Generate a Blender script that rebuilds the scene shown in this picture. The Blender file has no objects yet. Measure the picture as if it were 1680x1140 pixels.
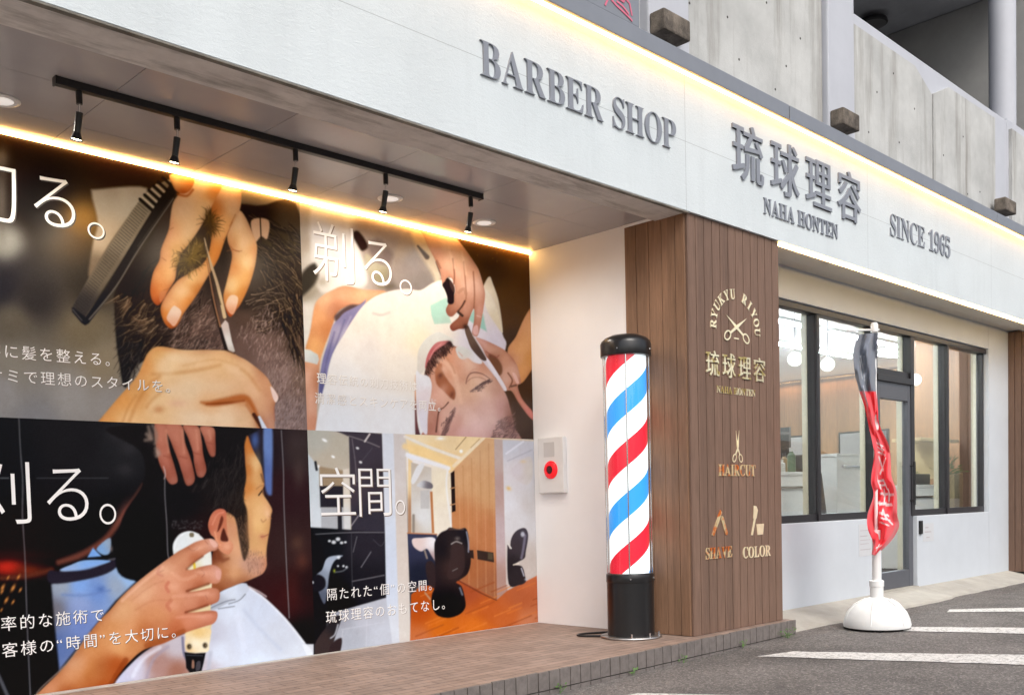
import bpy, bmesh, math, random
import numpy as np
from mathutils import Vector, Matrix
S = bpy.context.scene; COL = S.collection; R = math.radians
rnd = random.Random(7)

# ---------------------------------------------------------------- camera
# metres: x runs along the shop front to the right, y into the building (fascia face at y = 0), z = 0 is the tiled step
cd = bpy.data.cameras.new('camera'); cam = bpy.data.objects.new('camera', cd); COL.objects.link(cam); S.camera = cam
cd.sensor_width = 36; cd.lens = 1617.62/1680*36; cd.shift_y = (903.96-570)/1680; cd.clip_end = 900; cd.clip_start = .05
yaw, pitch, roll = .775571, -.04563, -.025619
fw = Vector((math.sin(yaw)*math.cos(pitch), math.cos(yaw)*math.cos(pitch), math.sin(pitch)))
rt = Vector((math.cos(yaw), -math.sin(yaw), 0)); up = rt.cross(fw)
rt2 = rt*math.cos(roll)+up*math.sin(roll); up2 = up*math.cos(roll)-rt*math.sin(roll)
M = Matrix((rt2, up2, -fw)).transposed().to_4x4(); M.translation = (-.0037, -3.5209, .832)
cam.matrix_world = M

# ---------------------------------------------------------------- daylight: bright overcast
w = bpy.data.worlds.new('World'); S.world = w; w.use_nodes = True; nt = w.node_tree
sky = nt.nodes.new('ShaderNodeTexSky'); sky.sky_type = 'NISHITA'; sky.sun_disc = False
SUN_EL, SUN_AZ = R(48), R(205)
sky.sun_elevation = SUN_EL; sky.sun_rotation = SUN_AZ; sky.dust_density = 4; sky.air_density = 1; sky.ozone_density = 1
hs = nt.nodes.new('ShaderNodeHueSaturation'); hs.inputs['Saturation'].default_value = .55
nt.links.new(sky.outputs[0], hs.inputs['Color']); nt.links.new(hs.outputs[0], nt.nodes['Background'].inputs[0]); nt.nodes['Background'].inputs[1].default_value = .15
sl = bpy.data.lights.new('sun', 'SUN'); sl.energy = .8; sl.angle = R(25); sl.color = (1, .97, .92)
so = bpy.data.objects.new('sun', sl); COL.objects.link(so)
sd = Vector((math.sin(SUN_AZ)*math.cos(SUN_EL), math.cos(SUN_AZ)*math.cos(SUN_EL), math.sin(SUN_EL)))
so.rotation_euler = sd.to_track_quat('Z', 'Y').to_euler(); so.location = (0, -6, 12)
S.view_settings.view_transform = 'Standard'; S.view_settings.look = 'None'; S.view_settings.exposure = .60; S.view_settings.gamma = 1
S.cycles.use_denoising = True
S.cycles.max_bounces = 8; S.cycles.sample_clamp_indirect = 6

# ---------------------------------------------------------------- helpers
def srgb(r, g, b):
    f = lambda c: (c/255/12.92 if c/255 <= .04045 else ((c/255+.055)/1.055)**2.4)
    return (f(r), f(g), f(b), 1)
class MB:
    def __init__(s): s.v = []; s.f = []
    def add(s, vs, fs):
        n = len(s.v); s.v += [tuple(q) for q in vs]; s.f += [tuple(i+n for i in q) for q in fs]; return s
    def box(s, x0, x1, y0, y1, z0, z1):
        return s.add([(x0,y0,z0),(x1,y0,z0),(x1,y1,z0),(x0,y1,z0),(x0,y0,z1),(x1,y0,z1),(x1,y1,z1),(x0,y1,z1)],
                     [(3,2,1,0),(4,5,6,7),(0,1,5,4),(1,2,6,5),(2,3,7,6),(3,0,4,7)])
    def prism(s, pts, a, b, axis='y'):
        m = {'y': lambda p, q: (p[0], q, p[1]), 'z': lambda p, q: (p[0], p[1], q), 'x': lambda p, q: (q, p[0], p[1])}[axis]
        n = len(pts); vs = [m(p, a) for p in pts]+[m(p, b) for p in pts]
        return s.add(vs, [tuple(range(n)), tuple(range(2*n-1, n-1, -1))]+[(i, i+n, (i+1) % n+n, (i+1) % n) for i in range(n)])
    def tube(s, p, q, r0, r1=None, n=12, cap=True):
        p, q = Vector(p), Vector(q); d = (q-p).normalized(); r1 = r0 if r1 is None else r1
        a = d.orthogonal().normalized(); b = d.cross(a); vs = []
        for c, r in ((p, r0), (q, r1)):
            for i in range(n):
                t = 2*math.pi*i/n; vs.append(c+a*r*math.cos(t)+b*r*math.sin(t))
        fs = [(i, (i+1) % n, (i+1) % n+n, i+n) for i in range(n)]
        if cap: fs += [tuple(range(n-1, -1, -1)), tuple(range(n, 2*n))]
        return s.add(vs, fs)
    def lathe(s, prof, c=(0,0,0), n=32, axis='z'):
        vs, fs = [], []; k = len(prof)
        for r, h in prof:
            for i in range(n):
                t = 2*math.pi*i/n; x, y = r*math.cos(t), r*math.sin(t)
                vs.append((c[0]+x, c[1]+y, c[2]+h) if axis == 'z' else (c[0]+h, c[1]+x, c[2]+y))
        for j in range(k-1):
            for i in range(n): fs.append((j*n+i, j*n+(i+1) % n, (j+1)*n+(i+1) % n, (j+1)*n+i))
        if prof[0][0] > 1e-4: fs.append(tuple(range(n-1, -1, -1)))
        if prof[-1][0] > 1e-4: fs.append(tuple(range((k-1)*n, k*n)))
        return s.add(vs, fs)
    def path(s, pts, r, n=8):
        for a, b in zip(pts, pts[1:]): s.tube(a, b, r, n=n)
        return s
    def build(s, name, mat, parent=None, smooth=False, bevel=0, loc=None):
        me = bpy.data.meshes.new(name); me.from_pydata(s.v, [], s.f)
        bm = bmesh.new(); bm.from_mesh(me); bmesh.ops.remove_doubles(bm, verts=bm.verts, dist=1e-6); bmesh.ops.recalc_face_normals(bm, faces=bm.faces)
        if bevel:
            es = [e for e in bm.edges if len(e.link_faces) == 2 and e.calc_face_angle(0) > .6]
            bmesh.ops.bevel(bm, geom=es, offset=bevel, segments=2, affect='EDGES', profile=.6, clamp_overlap=True)
        bm.to_mesh(me); bm.free()
        if smooth:
            for p in me.polygons: p.use_smooth = True
            try: me.set_sharp_from_angle(angle=R(38))
            except Exception: pass
        return link(name, me, mat, parent, loc)
def link(name, me, mat, parent=None, loc=None):
    o = bpy.data.objects.new(name, me); COL.objects.link(o)
    if mat: me.materials.clear(); me.materials.append(mat)
    if parent: o.parent = parent; o.matrix_parent_inverse = Matrix.Translation(-parent.location) if parent.parent is None else parent.matrix_parent_inverse.copy()
    if parent and parent.parent is not None: o.matrix_parent_inverse = Matrix()
    if loc: o.location = loc
    return o
def tag(o, label, cat, group=None):
    o['label'] = label; o['category'] = cat
    if group: o['group'] = group
    return o
def thing(name, label, cat, loc=(0, 0, 0), group=None):
    o = bpy.data.objects.new(name, None); COL.objects.link(o); o.location = loc; o.empty_display_size = .1
    return tag(o, label, cat, group)
def structure(o): o['kind'] = 'structure'; return o
def copy_tree(o, parent=None):
    c = o.copy(); COL.objects.link(c)
    if parent: c.parent = parent
    for ch in [k for k in o.children]: copy_tree(ch, c)
    return c

# ---------------------------------------------------------------- materials
def mat(name, col, rough=.6, metal=0, spec=.5, noise=None, bump=None, emit=None, coat=0, streak=None):
    """col = base colour; noise=(scale, amount, detail); bump=(scale, strength); streak=(amount, tint): vertical run-off stains"""
    m = bpy.data.materials.new(name); m.use_nodes = True; t = m.node_tree; b = t.nodes['Principled BSDF']
    b.inputs['Base Color'].default_value = col; b.inputs['Roughness'].default_value = rough; b.inputs['Metallic'].default_value = metal
    b.inputs['Specular IOR Level'].default_value = spec; b.inputs['Coat Weight'].default_value = coat
    N = lambda k: t.nodes.new(k); L = t.links.new
    co = N('ShaderNodeTexCoord'); out = None
    if noise:
        n = N('ShaderNodeTexNoise'); n.inputs['Scale'].default_value = noise[0]; n.inputs['Detail'].default_value = noise[2] if len(noise) > 2 else 6; n.inputs['Roughness'].default_value = .65
        L(co.outputs['Object'], n.inputs['Vector'])
        mr = N('ShaderNodeMapRange'); mr.inputs[1].default_value = .3; mr.inputs[2].default_value = .7; mr.inputs[3].default_value = 1-noise[1]; mr.inputs[4].default_value = 1+noise[1]
        L(n.outputs['Fac'], mr.inputs[0]); mx = N('ShaderNodeVectorMath'); mx.operation = 'SCALE'; mx.inputs[0].default_value = col[:3]; L(mr.outputs[0], mx.inputs['Scale']); out = mx.outputs[0]
    if streak:
        mp = N('ShaderNodeMapping'); mp.inputs['Scale'].default_value = streak[2] if len(streak) > 2 else (9, 9, .5); L(co.outputs['Object'], mp.inputs[0])
        n = N('ShaderNodeTexNoise'); n.inputs['Scale'].default_value = 1; n.inputs['Detail'].default_value = 8; n.inputs['Roughness'].default_value = .7; L(mp.outputs[0], n.inputs['Vector'])
        rp = N('ShaderNodeMapRange'); rp.inputs[1].default_value = .48; rp.inputs[2].default_value = .75; rp.inputs[3].default_value = 0; rp.inputs[4].default_value = streak[0]; L(n.outputs['Fac'], rp.inputs[0])
        mm = N('ShaderNodeMix'); mm.data_type = 'RGBA'; L(rp.outputs[0], mm.inputs['Factor']); mm.inputs['B'].default_value = streak[1]
        if out: L(out, mm.inputs['A'])
        else: mm.inputs['A'].default_value = col
        out = mm.outputs['Result']
    if out: L(out, b.inputs['Base Color'])
    if bump:
        n = N('ShaderNodeTexNoise'); n.inputs['Scale'].default_value = bump[0]; n.inputs['Detail'].default_value = 8; n.inputs['Roughness'].default_value = .7; L(co.outputs['Object'], n.inputs['Vector'])
        bp = N('ShaderNodeBump'); bp.inputs['Strength'].default_value = bump[1]; bp.inputs['Distance'].default_value = .01; L(n.outputs['Fac'], bp.inputs['Height']); L(bp.outputs[0], b.inputs['Normal'])
    if emit: b.inputs['Emission Color'].default_value = emit[0]; b.inputs['Emission Strength'].default_value = emit[1]
    m['t'] = 0
    return m
def nodes(m): return m.node_tree, m.node_tree.nodes['Principled BSDF'], m.node_tree.nodes.new, m.node_tree.links.new

LED = (1, .50, .13, 1); WARM = (1, .72, .42, 1)
M_white0 = mat('white_render', (.72, .73, .75, 1), .75, noise=(3, .03), bump=(140, .25))
M_wall = mat('white_paint', (.88, .88, .88, 1), .6, noise=(2, .025), bump=(90, .08))
M_grey = mat('grey_sheet_metal', (.20, .215, .245, 1), .5, noise=(4, .06), spec=.4)
M_letter = mat('grey_letter_enamel', (.215, .23, .262, 1), .35, noise=(30, .04))
M_conc = mat('cast_concrete', (.46, .465, .45, 1), .85, noise=(2.2, .18), bump=(60, .3), streak=(.95, (.19, .175, .15, 1), (5, 5, .45)))
M_col = mat('painted_column', (.46, .475, .515, 1), .6, noise=(3, .05), bump=(80, .1))
M_block = mat('weathered_block', (.15, .125, .10, 1), .9, noise=(9, .6), bump=(50, .8), streak=(.8, (.04, .033, .028, 1), (14, 14, 5)))
M_dark = mat('black_metal', (.012, .012, .013, 1), .38, noise=(40, .1))
M_black = mat('black_plastic', (.010, .010, .011, 1), .28, noise=(60, .1), spec=.5)
M_chrome = mat('polished_steel', (.75, .75, .76, 1), .15, 1, noise=(20, .04))
M_gold = mat('polished_brass', (1, .88, .60, 1), .28, .5, noise=(14, .08), bump=(30, .05))
def painted_reflection(name, c1, c2, sc_, lo, hi):  # noise blends a mirrored tone into the brass base colour
    m = mat(name, c1, .28, .65); t, b, N, L = nodes(m); co = N('ShaderNodeTexCoord'); n = N('ShaderNodeTexNoise'); n.inputs['Scale'].default_value = sc_; n.inputs['Detail'].default_value = 3; L(co.outputs['Object'], n.inputs['Vector'])
    rp = N('ShaderNodeValToRGB'); e = rp.color_ramp.elements; e[0].position = lo; e[0].color = c1; e[1].position = hi; e[1].color = c2; L(n.outputs['Fac'], rp.inputs[0]); L(rp.outputs[0], b.inputs['Base Color']); return m
M_gold2 = painted_reflection('brass_orange_reflection', (.95, .76, .45, 1), (.88, .24, .05, 1), 16, .46, .56)  # orange reflections on HAIRCUT and SHAVE, painted into the colour
M_gold3 = painted_reflection('brass_dark_reflection', (1, .90, .62, 1), (.58, .44, .16, 1), 14, .50, .60)  # dark reflections on the pillar lettering, painted in as olive patches
M_led = mat('led_tape', (.9, .8, .6, 1), .4, emit=(LED, 13), noise=(5, .01))
M_frame = mat('dark_window_aluminium', (.022, .021, .024, 1), .35, noise=(20, .08))
M_door = mat('grey_door_aluminium', (.085, .09, .105, 1), .38, noise=(20, .06))
M_cream = mat('cream_jamb', (.82, .76, .58, 1), .55, noise=(4, .03))
M_int = mat('interior_white', (.80, .80, .79, 1), .6, noise=(3, .02))
M_paper = mat('paper', (.52, .53, .55, 1), .6, noise=(20, .02))
M_plastic = mat('white_plastic', (.72, .72, .71, 1), .4, noise=(8, .03))
M_pave = mat('footway_concrete', (.37, .35, .31, 1), .9, noise=(4, .16), bump=(120, .35))
M_stain = mat('weathered_soffit', (.62, .60, .57, 1), .9, noise=(6, .15), bump=(40, .5), streak=(.8, (.16, .15, .13, 1), (2.6, 14, 1)))

def brown_boards(name, base, band):
    m = mat(name, base, .62, spec=.3); t, b, N, L = nodes(m)
    co = N('ShaderNodeTexCoord'); mp = N('ShaderNodeMapping'); mp.inputs['Scale'].default_value = (75, 75, 5); L(co.outputs['Object'], mp.inputs[0])
    n = N('ShaderNodeTexNoise'); n.inputs['Scale'].default_value = 1; n.inputs['Detail'].default_value = 9; n.inputs['Roughness'].default_value = .7; L(mp.outputs[0], n.inputs['Vector'])
    mp2 = N('ShaderNodeMapping'); mp2.inputs['Scale'].default_value = (1/band, 1/band, .0); L(co.outputs['Object'], mp2.inputs[0])
    sn = N('ShaderNodeVectorMath'); sn.operation = 'FLOOR'; L(mp2.outputs[0], sn.inputs[0]); wn = N('ShaderNodeTexWhiteNoise'); L(sn.outputs[0], wn.inputs['Vector'])
    cr = N('ShaderNodeMapRange'); cr.inputs[1].default_value = .3; cr.inputs[2].default_value = .7; cr.inputs[3].default_value = .78; cr.inputs[4].default_value = 1.25; L(n.outputs['Fac'], cr.inputs[0])
    c2 = N('ShaderNodeMapRange'); c2.inputs[3].default_value = .88; c2.inputs[4].default_value = 1.12; L(wn.outputs['Value'], c2.inputs[0])
    mu = N('ShaderNodeMath'); mu.operation = 'MULTIPLY'; L(cr.outputs[0], mu.inputs[0]); L(c2.outputs[0], mu.inputs[1])
    sc = N('ShaderNodeVectorMath'); sc.operation = 'SCALE'; sc.inputs[0].default_value = base[:3]; L(mu.outputs[0], sc.inputs['Scale']); L(sc.outputs[0], b.inputs['Base Color'])
    bp = N('ShaderNodeBump'); bp.inputs['Strength'].default_value = .35; bp.inputs['Distance'].default_value = .006; L(n.outputs['Fac'], bp.inputs['Height']); L(bp.outputs[0], b.inputs['Normal'])
    return m
M_board = brown_boards('brown_boards', (.160, .098, .070, 1), .0883)
M_board2 = brown_boards('brown_boards_side', (.235, .135, .082, 1), .16)
M_inwood = brown_boards('interior_wood', (.32, .19, .10, 1), .22)

def tile_mat(name, base, mortar, bw, bh, rot, gap=.012):
    m = mat(name, base, .6, spec=.4); t, b, N, L = nodes(m)
    co = N('ShaderNodeTexCoord'); mp = N('ShaderNodeMapping'); mp.inputs['Rotation'].default_value = rot; L(co.outputs['Object'], mp.inputs[0])
    br = N('ShaderNodeTexBrick'); br.inputs['Scale'].default_value = 1; br.inputs['Brick Width'].default_value = bw; br.inputs['Row Height'].default_value = bh; br.inputs['Mortar Size'].default_value = gap/2; br.inputs['Mortar Smooth'].default_value = .3
    br.inputs['Color1'].default_value = base; br.inputs['Color2'].default_value = tuple(c*.78 for c in base[:3])+(1,); br.inputs['Mortar'].default_value = mortar; L(mp.outputs[0], br.inputs['Vector'])
    n = N('ShaderNodeTexNoise'); n.inputs['Scale'].default_value = 5; n.inputs['Detail'].default_value = 9; n.inputs['Roughness'].default_value = .7; L(co.outputs['Object'], n.inputs['Vector'])
    mr = N('ShaderNodeMapRange'); mr.inputs[1].default_value = .3; mr.inputs[2].default_value = .7; mr.inputs[3].default_value = .72; mr.inputs[4].default_value = 1.25; L(n.outputs['Fac'], mr.inputs[0])
    sc = N('ShaderNodeVectorMath'); sc.operation = 'SCALE'; L(br.outputs['Color'], sc.inputs[0]); L(mr.outputs[0], sc.inputs['Scale']); L(sc.outputs[0], b.inputs['Base Color'])
    bp = N('ShaderNodeBump'); bp.inputs['Strength'].default_value = .5; bp.inputs['Distance'].default_value = .004; bp.invert = True; L(br.outputs['Fac'], bp.inputs['Height']); L(bp.outputs[0], b.inputs['Normal'])
    return m
M_tile = tile_mat('brown_step_tile', (.30, .218, .175, 1), (.16, .113, .092, 1), .2, .06, (0, 0, 0), .009)
M_tileside = tile_mat('step_edge_tile', (.135, .115, .105, 1), (.035, .03, .028, 1), .062, .075, (R(90), 0, 0), .009)

def asphalt():
    m = mat('asphalt', (.1, .1, .1, 1), .9, spec=.25); t, b, N, L = nodes(m)
    co = N('ShaderNodeTexCoord')
    v = N('ShaderNodeTexVoronoi'); v.inputs['Scale'].default_value = 95; L(co.outputs['Object'], v.inputs['Vector'])
    v2 = N('ShaderNodeTexVoronoi'); v2.inputs['Scale'].default_value = 210; L(co.outputs['Object'], v2.inputs['Vector'])
    n = N('ShaderNodeTexNoise'); n.inputs['Scale'].default_value = .9; n.inputs['Detail'].default_value = 12; n.inputs['Roughness'].default_value = .72; L(co.outputs['Object'], n.inputs['Vector'])
    sp = N('ShaderNodeSeparateColor'); L(v.outputs['Color'], sp.inputs[0]); sp2 = N('ShaderNodeSeparateColor'); L(v2.outputs['Color'], sp2.inputs[0])
    rp = N('ShaderNodeValToRGB'); e = rp.color_ramp.elements; e[0].color = (.075, .069, .066, 1); e[1].color = (.40, .37, .345, 1); e[1].position = 1
    k = e.new(.62); k.color = (.145, .133, .126, 1); k = e.new(.9); k.color = (.25, .23, .215, 1)
    av = N('ShaderNodeMath'); av.operation = 'MULTIPLY_ADD'; av.inputs[1].default_value = .6; L(sp.outputs[0], av.inputs[0]); a2 = N('ShaderNodeMath'); a2.operation = 'MULTIPLY'; a2.inputs[1].default_value = .4; L(sp2.outputs[1], a2.inputs[0]); L(a2.outputs[0], av.inputs[2]); L(av.outputs[0], rp.inputs[0])
    mr = N('ShaderNodeMapRange'); mr.inputs[1].default_value = .3; mr.inputs[2].default_value = .7; mr.inputs[3].default_value = .62; mr.inputs[4].default_value = 1.42; L(n.outputs['Fac'], mr.inputs[0])
    sc = N('ShaderNodeVectorMath'); sc.operation = 'SCALE'; L(rp.outputs[0], sc.inputs[0]); L(mr.outputs[0], sc.inputs['Scale']); L(sc.outputs[0], b.inputs['Base Color'])
    bp = N('ShaderNodeBump'); bp.inputs['Strength'].default_value = .9; bp.inputs['Distance'].default_value = .006; L(av.outputs[0], bp.inputs['Height']); L(bp.outputs[0], b.inputs['Normal'])
    return m
M_asph = asphalt()
def roadpaint():
    m = mat('worn_road_paint', (.62, .61, .59, 1), .8); t, b, N, L = nodes(m); co = N('ShaderNodeTexCoord')
    n = N('ShaderNodeTexNoise'); n.inputs['Scale'].default_value = 45; n.inputs['Detail'].default_value = 8; n.inputs['Roughness'].default_value = .8; L(co.outputs['Object'], n.inputs['Vector'])
    rp = N('ShaderNodeValToRGB'); e = rp.color_ramp.elements; e[0].position = .40; e[0].color = (.16, .15, .14, 1); e[1].position = .50; e[1].color = (.58, .57, .55, 1); L(n.outputs['Fac'], rp.inputs[0]); L(rp.outputs[0], b.inputs['Base Color'])
    return m
M_paint = roadpaint()
def glass_mat(name, tint=(.95, .97, .96, 1), boost=1.0):
    m = bpy.data.materials.new(name); m.use_nodes = True; t = m.node_tree; t.nodes.clear(); N = t.nodes.new; L = t.links.new
    o = N('ShaderNodeOutputMaterial'); tr = N('ShaderNodeBsdfTransparent'); tr.inputs[0].default_value = tint; gl = N('ShaderNodeBsdfGlossy'); gl.inputs['Roughness'].default_value = .01
    fr = N('ShaderNodeLayerWeight'); fr.inputs[0].default_value = .5; pw = N('ShaderNodeMath'); pw.operation = 'POWER'; pw.inputs[1].default_value = 4; L(fr.outputs['Facing'], pw.inputs[0])
    k = N('ShaderNodeMath'); k.operation = 'MULTIPLY_ADD'; k.inputs[1].default_value = .9; k.inputs[2].default_value = .05*boost; k.use_clamp = True; L(pw.outputs[0], k.inputs[0])
    mx = N('ShaderNodeMixShader'); L(k.outputs[0], mx.inputs[0]); L(tr.outputs[0], mx.inputs[1]); L(gl.outputs[0], mx.inputs[2]); L(mx.outputs[0], o.inputs[0])
    return m
M_glass = glass_mat('window_glass', boost=3.6); M_tube = glass_mat('clear_acrylic', boost=.9)

# ---------------------------------------------------------------- printed photographs of the wall posters
# The four posters are flat prints. Each is drawn here in code into the colour attribute of its own finely
# divided sheet; outlines are in survey units that the homography MH maps to metres on the mural wall.
MH = np.array([495.1619, -22.672854, -719.85065, 156.72863, -471.22156, 1253.4119, 0.19893893, -0.012974582, 1.0]).reshape(3, 3)
MHI = np.linalg.inv(MH)
def wall_xz(u, v):
    w = MHI @ np.array([u, v, 1.0]); return w[0]/w[2], w[1]/w[2]

class Print:
    def __init__(s, x0, x1, z0, z1, dens=300, seed=1):
        s.nx = int((x1-x0)*dens)+1; s.nz = int((z1-z0)*dens)+1
        s.X, s.Z = np.meshgrid(np.linspace(x0, x1, s.nx), np.linspace(z0, z1, s.nz))
        w = MH[2,0]*s.X+MH[2,1]*s.Z+1
        s.U = (MH[0,0]*s.X+MH[0,1]*s.Z+MH[0,2])/w; s.V = (MH[1,0]*s.X+MH[1,1]*s.Z+MH[1,2])/w
        s.C = np.zeros((s.nz, s.nx, 3)); s.rng = np.random.default_rng(seed)
    def win(s, pts, pad):
        u0, v0 = pts.min(0)-pad; u1, v1 = pts.max(0)+pad
        m = (s.U > u0) & (s.U < u1) & (s.V > v0) & (s.V < v1)
        r = np.where(m.any(1))[0]; c = np.where(m.any(0))[0]
        if len(r) == 0 or len(c) == 0: return None
        return slice(r[0], r[-1]+1), slice(c[0], c[-1]+1)
    def color(s, col, U, V, sm=1.6):
        if isinstance(col, tuple): return np.broadcast_to(np.array(col, float), U.shape+(3,))
        num = np.zeros(U.shape+(3,)); den = np.zeros(U.shape)
        for x, y, c in col:                       # blend of colour points by inverse distance
            w = 1.0/((U-x)**2+(V-y)**2+90)**sm; num += w[..., None]*np.array(c, float); den += w
        return num/den[..., None]
    def put(s, sl, a, col):
        U, V = s.U[sl], s.V[sl]
        s.C[sl] = s.C[sl]*(1-a[..., None])+s.color(col, U, V)*a[..., None]
    def poly(s, pts, col, soft=1.35, op=1.0, smooth=True, grow=0.0, rim=0.0, rw=6.0):
        P = np.array(pts, float)
        if smooth: P = spline(P, 5, True)
        sl = s.win(P, 3*soft+2+max(grow, 0))
        if sl is None: return
        U, V = s.U[sl], s.V[sl]
        d2 = np.full(U.shape, 1e9); ins = np.zeros(U.shape, bool)
        n = len(P)
        for i in range(n):
            ax, ay = P[i]; bx, by = P[(i+1) % n]; ex, ey = bx-ax, by-ay
            L = ex*ex+ey*ey
            if L < 1e-9: continue
            t = np.clip(((U-ax)*ex+(V-ay)*ey)/L, 0, 1)
            np.minimum(d2, (U-ax-t*ex)**2+(V-ay-t*ey)**2, out=d2)
            if ay != by:
                ins ^= ((ay > V) != (by > V)) & (U < ex*(V-ay)/ey+ax)
        d = np.sqrt(d2); d = np.where(ins, d, -d)+grow
        t = np.clip(d/(2*soft)+.5, 0, 1); a = t*t*(3-2*t)*op
        if rim:
            base = s.color(col, U, V); k = rim*np.exp(-np.maximum(d, 0)/rw)*(.72+.28*np.sin(U*.11+V*.07)); s.C[sl] = s.C[sl]*(1-a[..., None])+base*(1-k[..., None]*np.array([.55, .85, 1.0]))*a[..., None]
        else: s.put(sl, a, col)
    def line(s, pts, w, col, soft=.8, op=1.0, smooth=True):
        P = np.array([q[:2] for q in pts], float)
        W = np.array([q[2] if len(q) > 2 else w for q in pts], float)
        if smooth and len(P) > 2:
            Q = spline(np.column_stack([P, W]), 5, False); P, W = Q[:, :2], Q[:, 2]
        sl = s.win(P, 3*soft+W.max()+2)
        if sl is None: return
        U, V = s.U[sl], s.V[sl]; best = np.full(U.shape, -1e9)
        for i in range(len(P)-1):
            ax, ay = P[i]; ex, ey = P[i+1]-P[i]; L = ex*ex+ey*ey+1e-9
            t = np.clip(((U-ax)*ex+(V-ay)*ey)/L, 0, 1)
            dd = (W[i]+t*(W[i+1]-W[i]))/2-np.sqrt((U-ax-t*ex)**2+(V-ay-t*ey)**2)
            np.maximum(best, dd, out=best)
        t = np.clip(best/(2*soft)+.5, 0, 1)
        s.put(sl, t*t*(3-2*t)*op, col)
    def blob(s, x, y, rx, ry, col, op=1.0, ang=0.0, p=1.0):
        q = np.array([[x-3*max(rx, ry), y-3*max(rx, ry)], [x+3*max(rx, ry), y+3*max(rx, ry)]])
        sl = s.win(q, 1)
        if sl is None: return
        c, n = math.cos(ang), math.sin(ang); U, V = s.U[sl]-x, s.V[sl]-y
        d = ((U*c+V*n)/rx)**2+((-U*n+V*c)/ry)**2
        s.put(sl, np.exp(-d**p)*op, col)
    def grain(s, amp, size=1, mask=None):
        n = s.rng.normal(0, 1, (s.nz//size+2, s.nx//size+2))
        n = np.kron(n, np.ones((size, size)))[:s.nz, :s.nx]
        n = (n+np.roll(n, 1, 0)+np.roll(n, 1, 1)+np.roll(n, (1, 1), (0, 1)))/2
        if mask is not None: n = n*mask
        s.C += n[..., None]*amp
    def finish(s, blur=.7, tex=.9):
        k = np.array([math.exp(-.5*(i/blur)**2) for i in (-2, -1, 0, 1, 2)]); k /= k.sum()
        for ax in (0, 1):
            pd = np.pad(s.C, [(2, 2) if a == ax else (0, 0) for a in range(3)], mode='edge'); n = s.C.shape[ax]
            s.C = sum(k[j]*np.take(pd, range(j, j+n), axis=ax) for j in range(5))
        lum = s.C.mean(-1, keepdims=True)
        for size, amp in ((14, 1.6), (6, 1.3), (3, 1.0)):          # mottling of skin, cloth and walls at several sizes
            g = s.rng.normal(0, 1, (s.nz//size+3, s.nx//size+3)); yy, xx = np.arange(s.nz)/size, np.arange(s.nx)/size
            y0, x0 = yy.astype(int), xx.astype(int); fy, fx = (yy-y0)[:, None], (xx-x0)[None]; fy = fy*fy*(3-2*fy); fx = fx*fx*(3-2*fx)
            v = g[y0][:, x0]*(1-fy)*(1-fx)+g[y0+1][:, x0]*fy*(1-fx)+g[y0][:, x0+1]*(1-fy)*fx+g[y0+1][:, x0+1]*fy*fx
            s.C += v[..., None]*amp*tex*np.clip(lum/150, .15, 1)*np.array([.8, 1, 1.05])
        s.C += s.rng.normal(0, 1.5, s.C.shape[:2])[..., None]
    def hairs(s, n, area, dirf, length, cols, w=(1.0, .4), op=.8, curl=.25):
        A = np.array(area, float); lo, hi = A.min(0), A.max(0); k = 0; tries = 0
        while k < n and tries < n*20:
            tries += 1
            x, y = s.rng.uniform(lo, hi)
            if not inside(A, x, y): continue
            a = dirf(x, y)+s.rng.normal(0, curl); L = length*s.rng.uniform(.5, 1.3); b = s.rng.normal(0, curl)
            pts = [(x, y, w[0])]
            for j in range(3):
                x += math.cos(a)*L/3; y += math.sin(a)*L/3; a += b
                pts.append((x, y, w[0]+(w[1]-w[0])*(j+1)/3))
            c = np.array(cols[s.rng.integers(len(cols))], float)*s.rng.uniform(.85, 1.15)
            s.line(pts, 1, tuple(c), .7, op, False); k += 1

def inside(P, x, y):
    r = False; n = len(P)
    for i in range(n):
        ax, ay = P[i]; bx, by = P[(i+1) % n]
        if (ay > y) != (by > y) and x < (bx-ax)*(y-ay)/(by-ay)+ax: r = not r
    return r
def spline(P, k, closed):
    n = len(P); out = []
    for i in range(n if closed else n-1):
        if closed: a, b, c, d = P[i-1], P[i], P[(i+1) % n], P[(i+2) % n]
        else: a, b, c, d = P[max(i-1, 0)], P[i], P[i+1], P[min(i+2, n-1)]
        for j in range(k):
            t = j/k
            out.append(.5*(2*b+(c-a)*t+(2*a-5*b+4*c-d)*t*t+(3*b-a-3*c+d)*t**3))
    if not closed: out.append(P[-1])
    return np.array(out)

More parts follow.
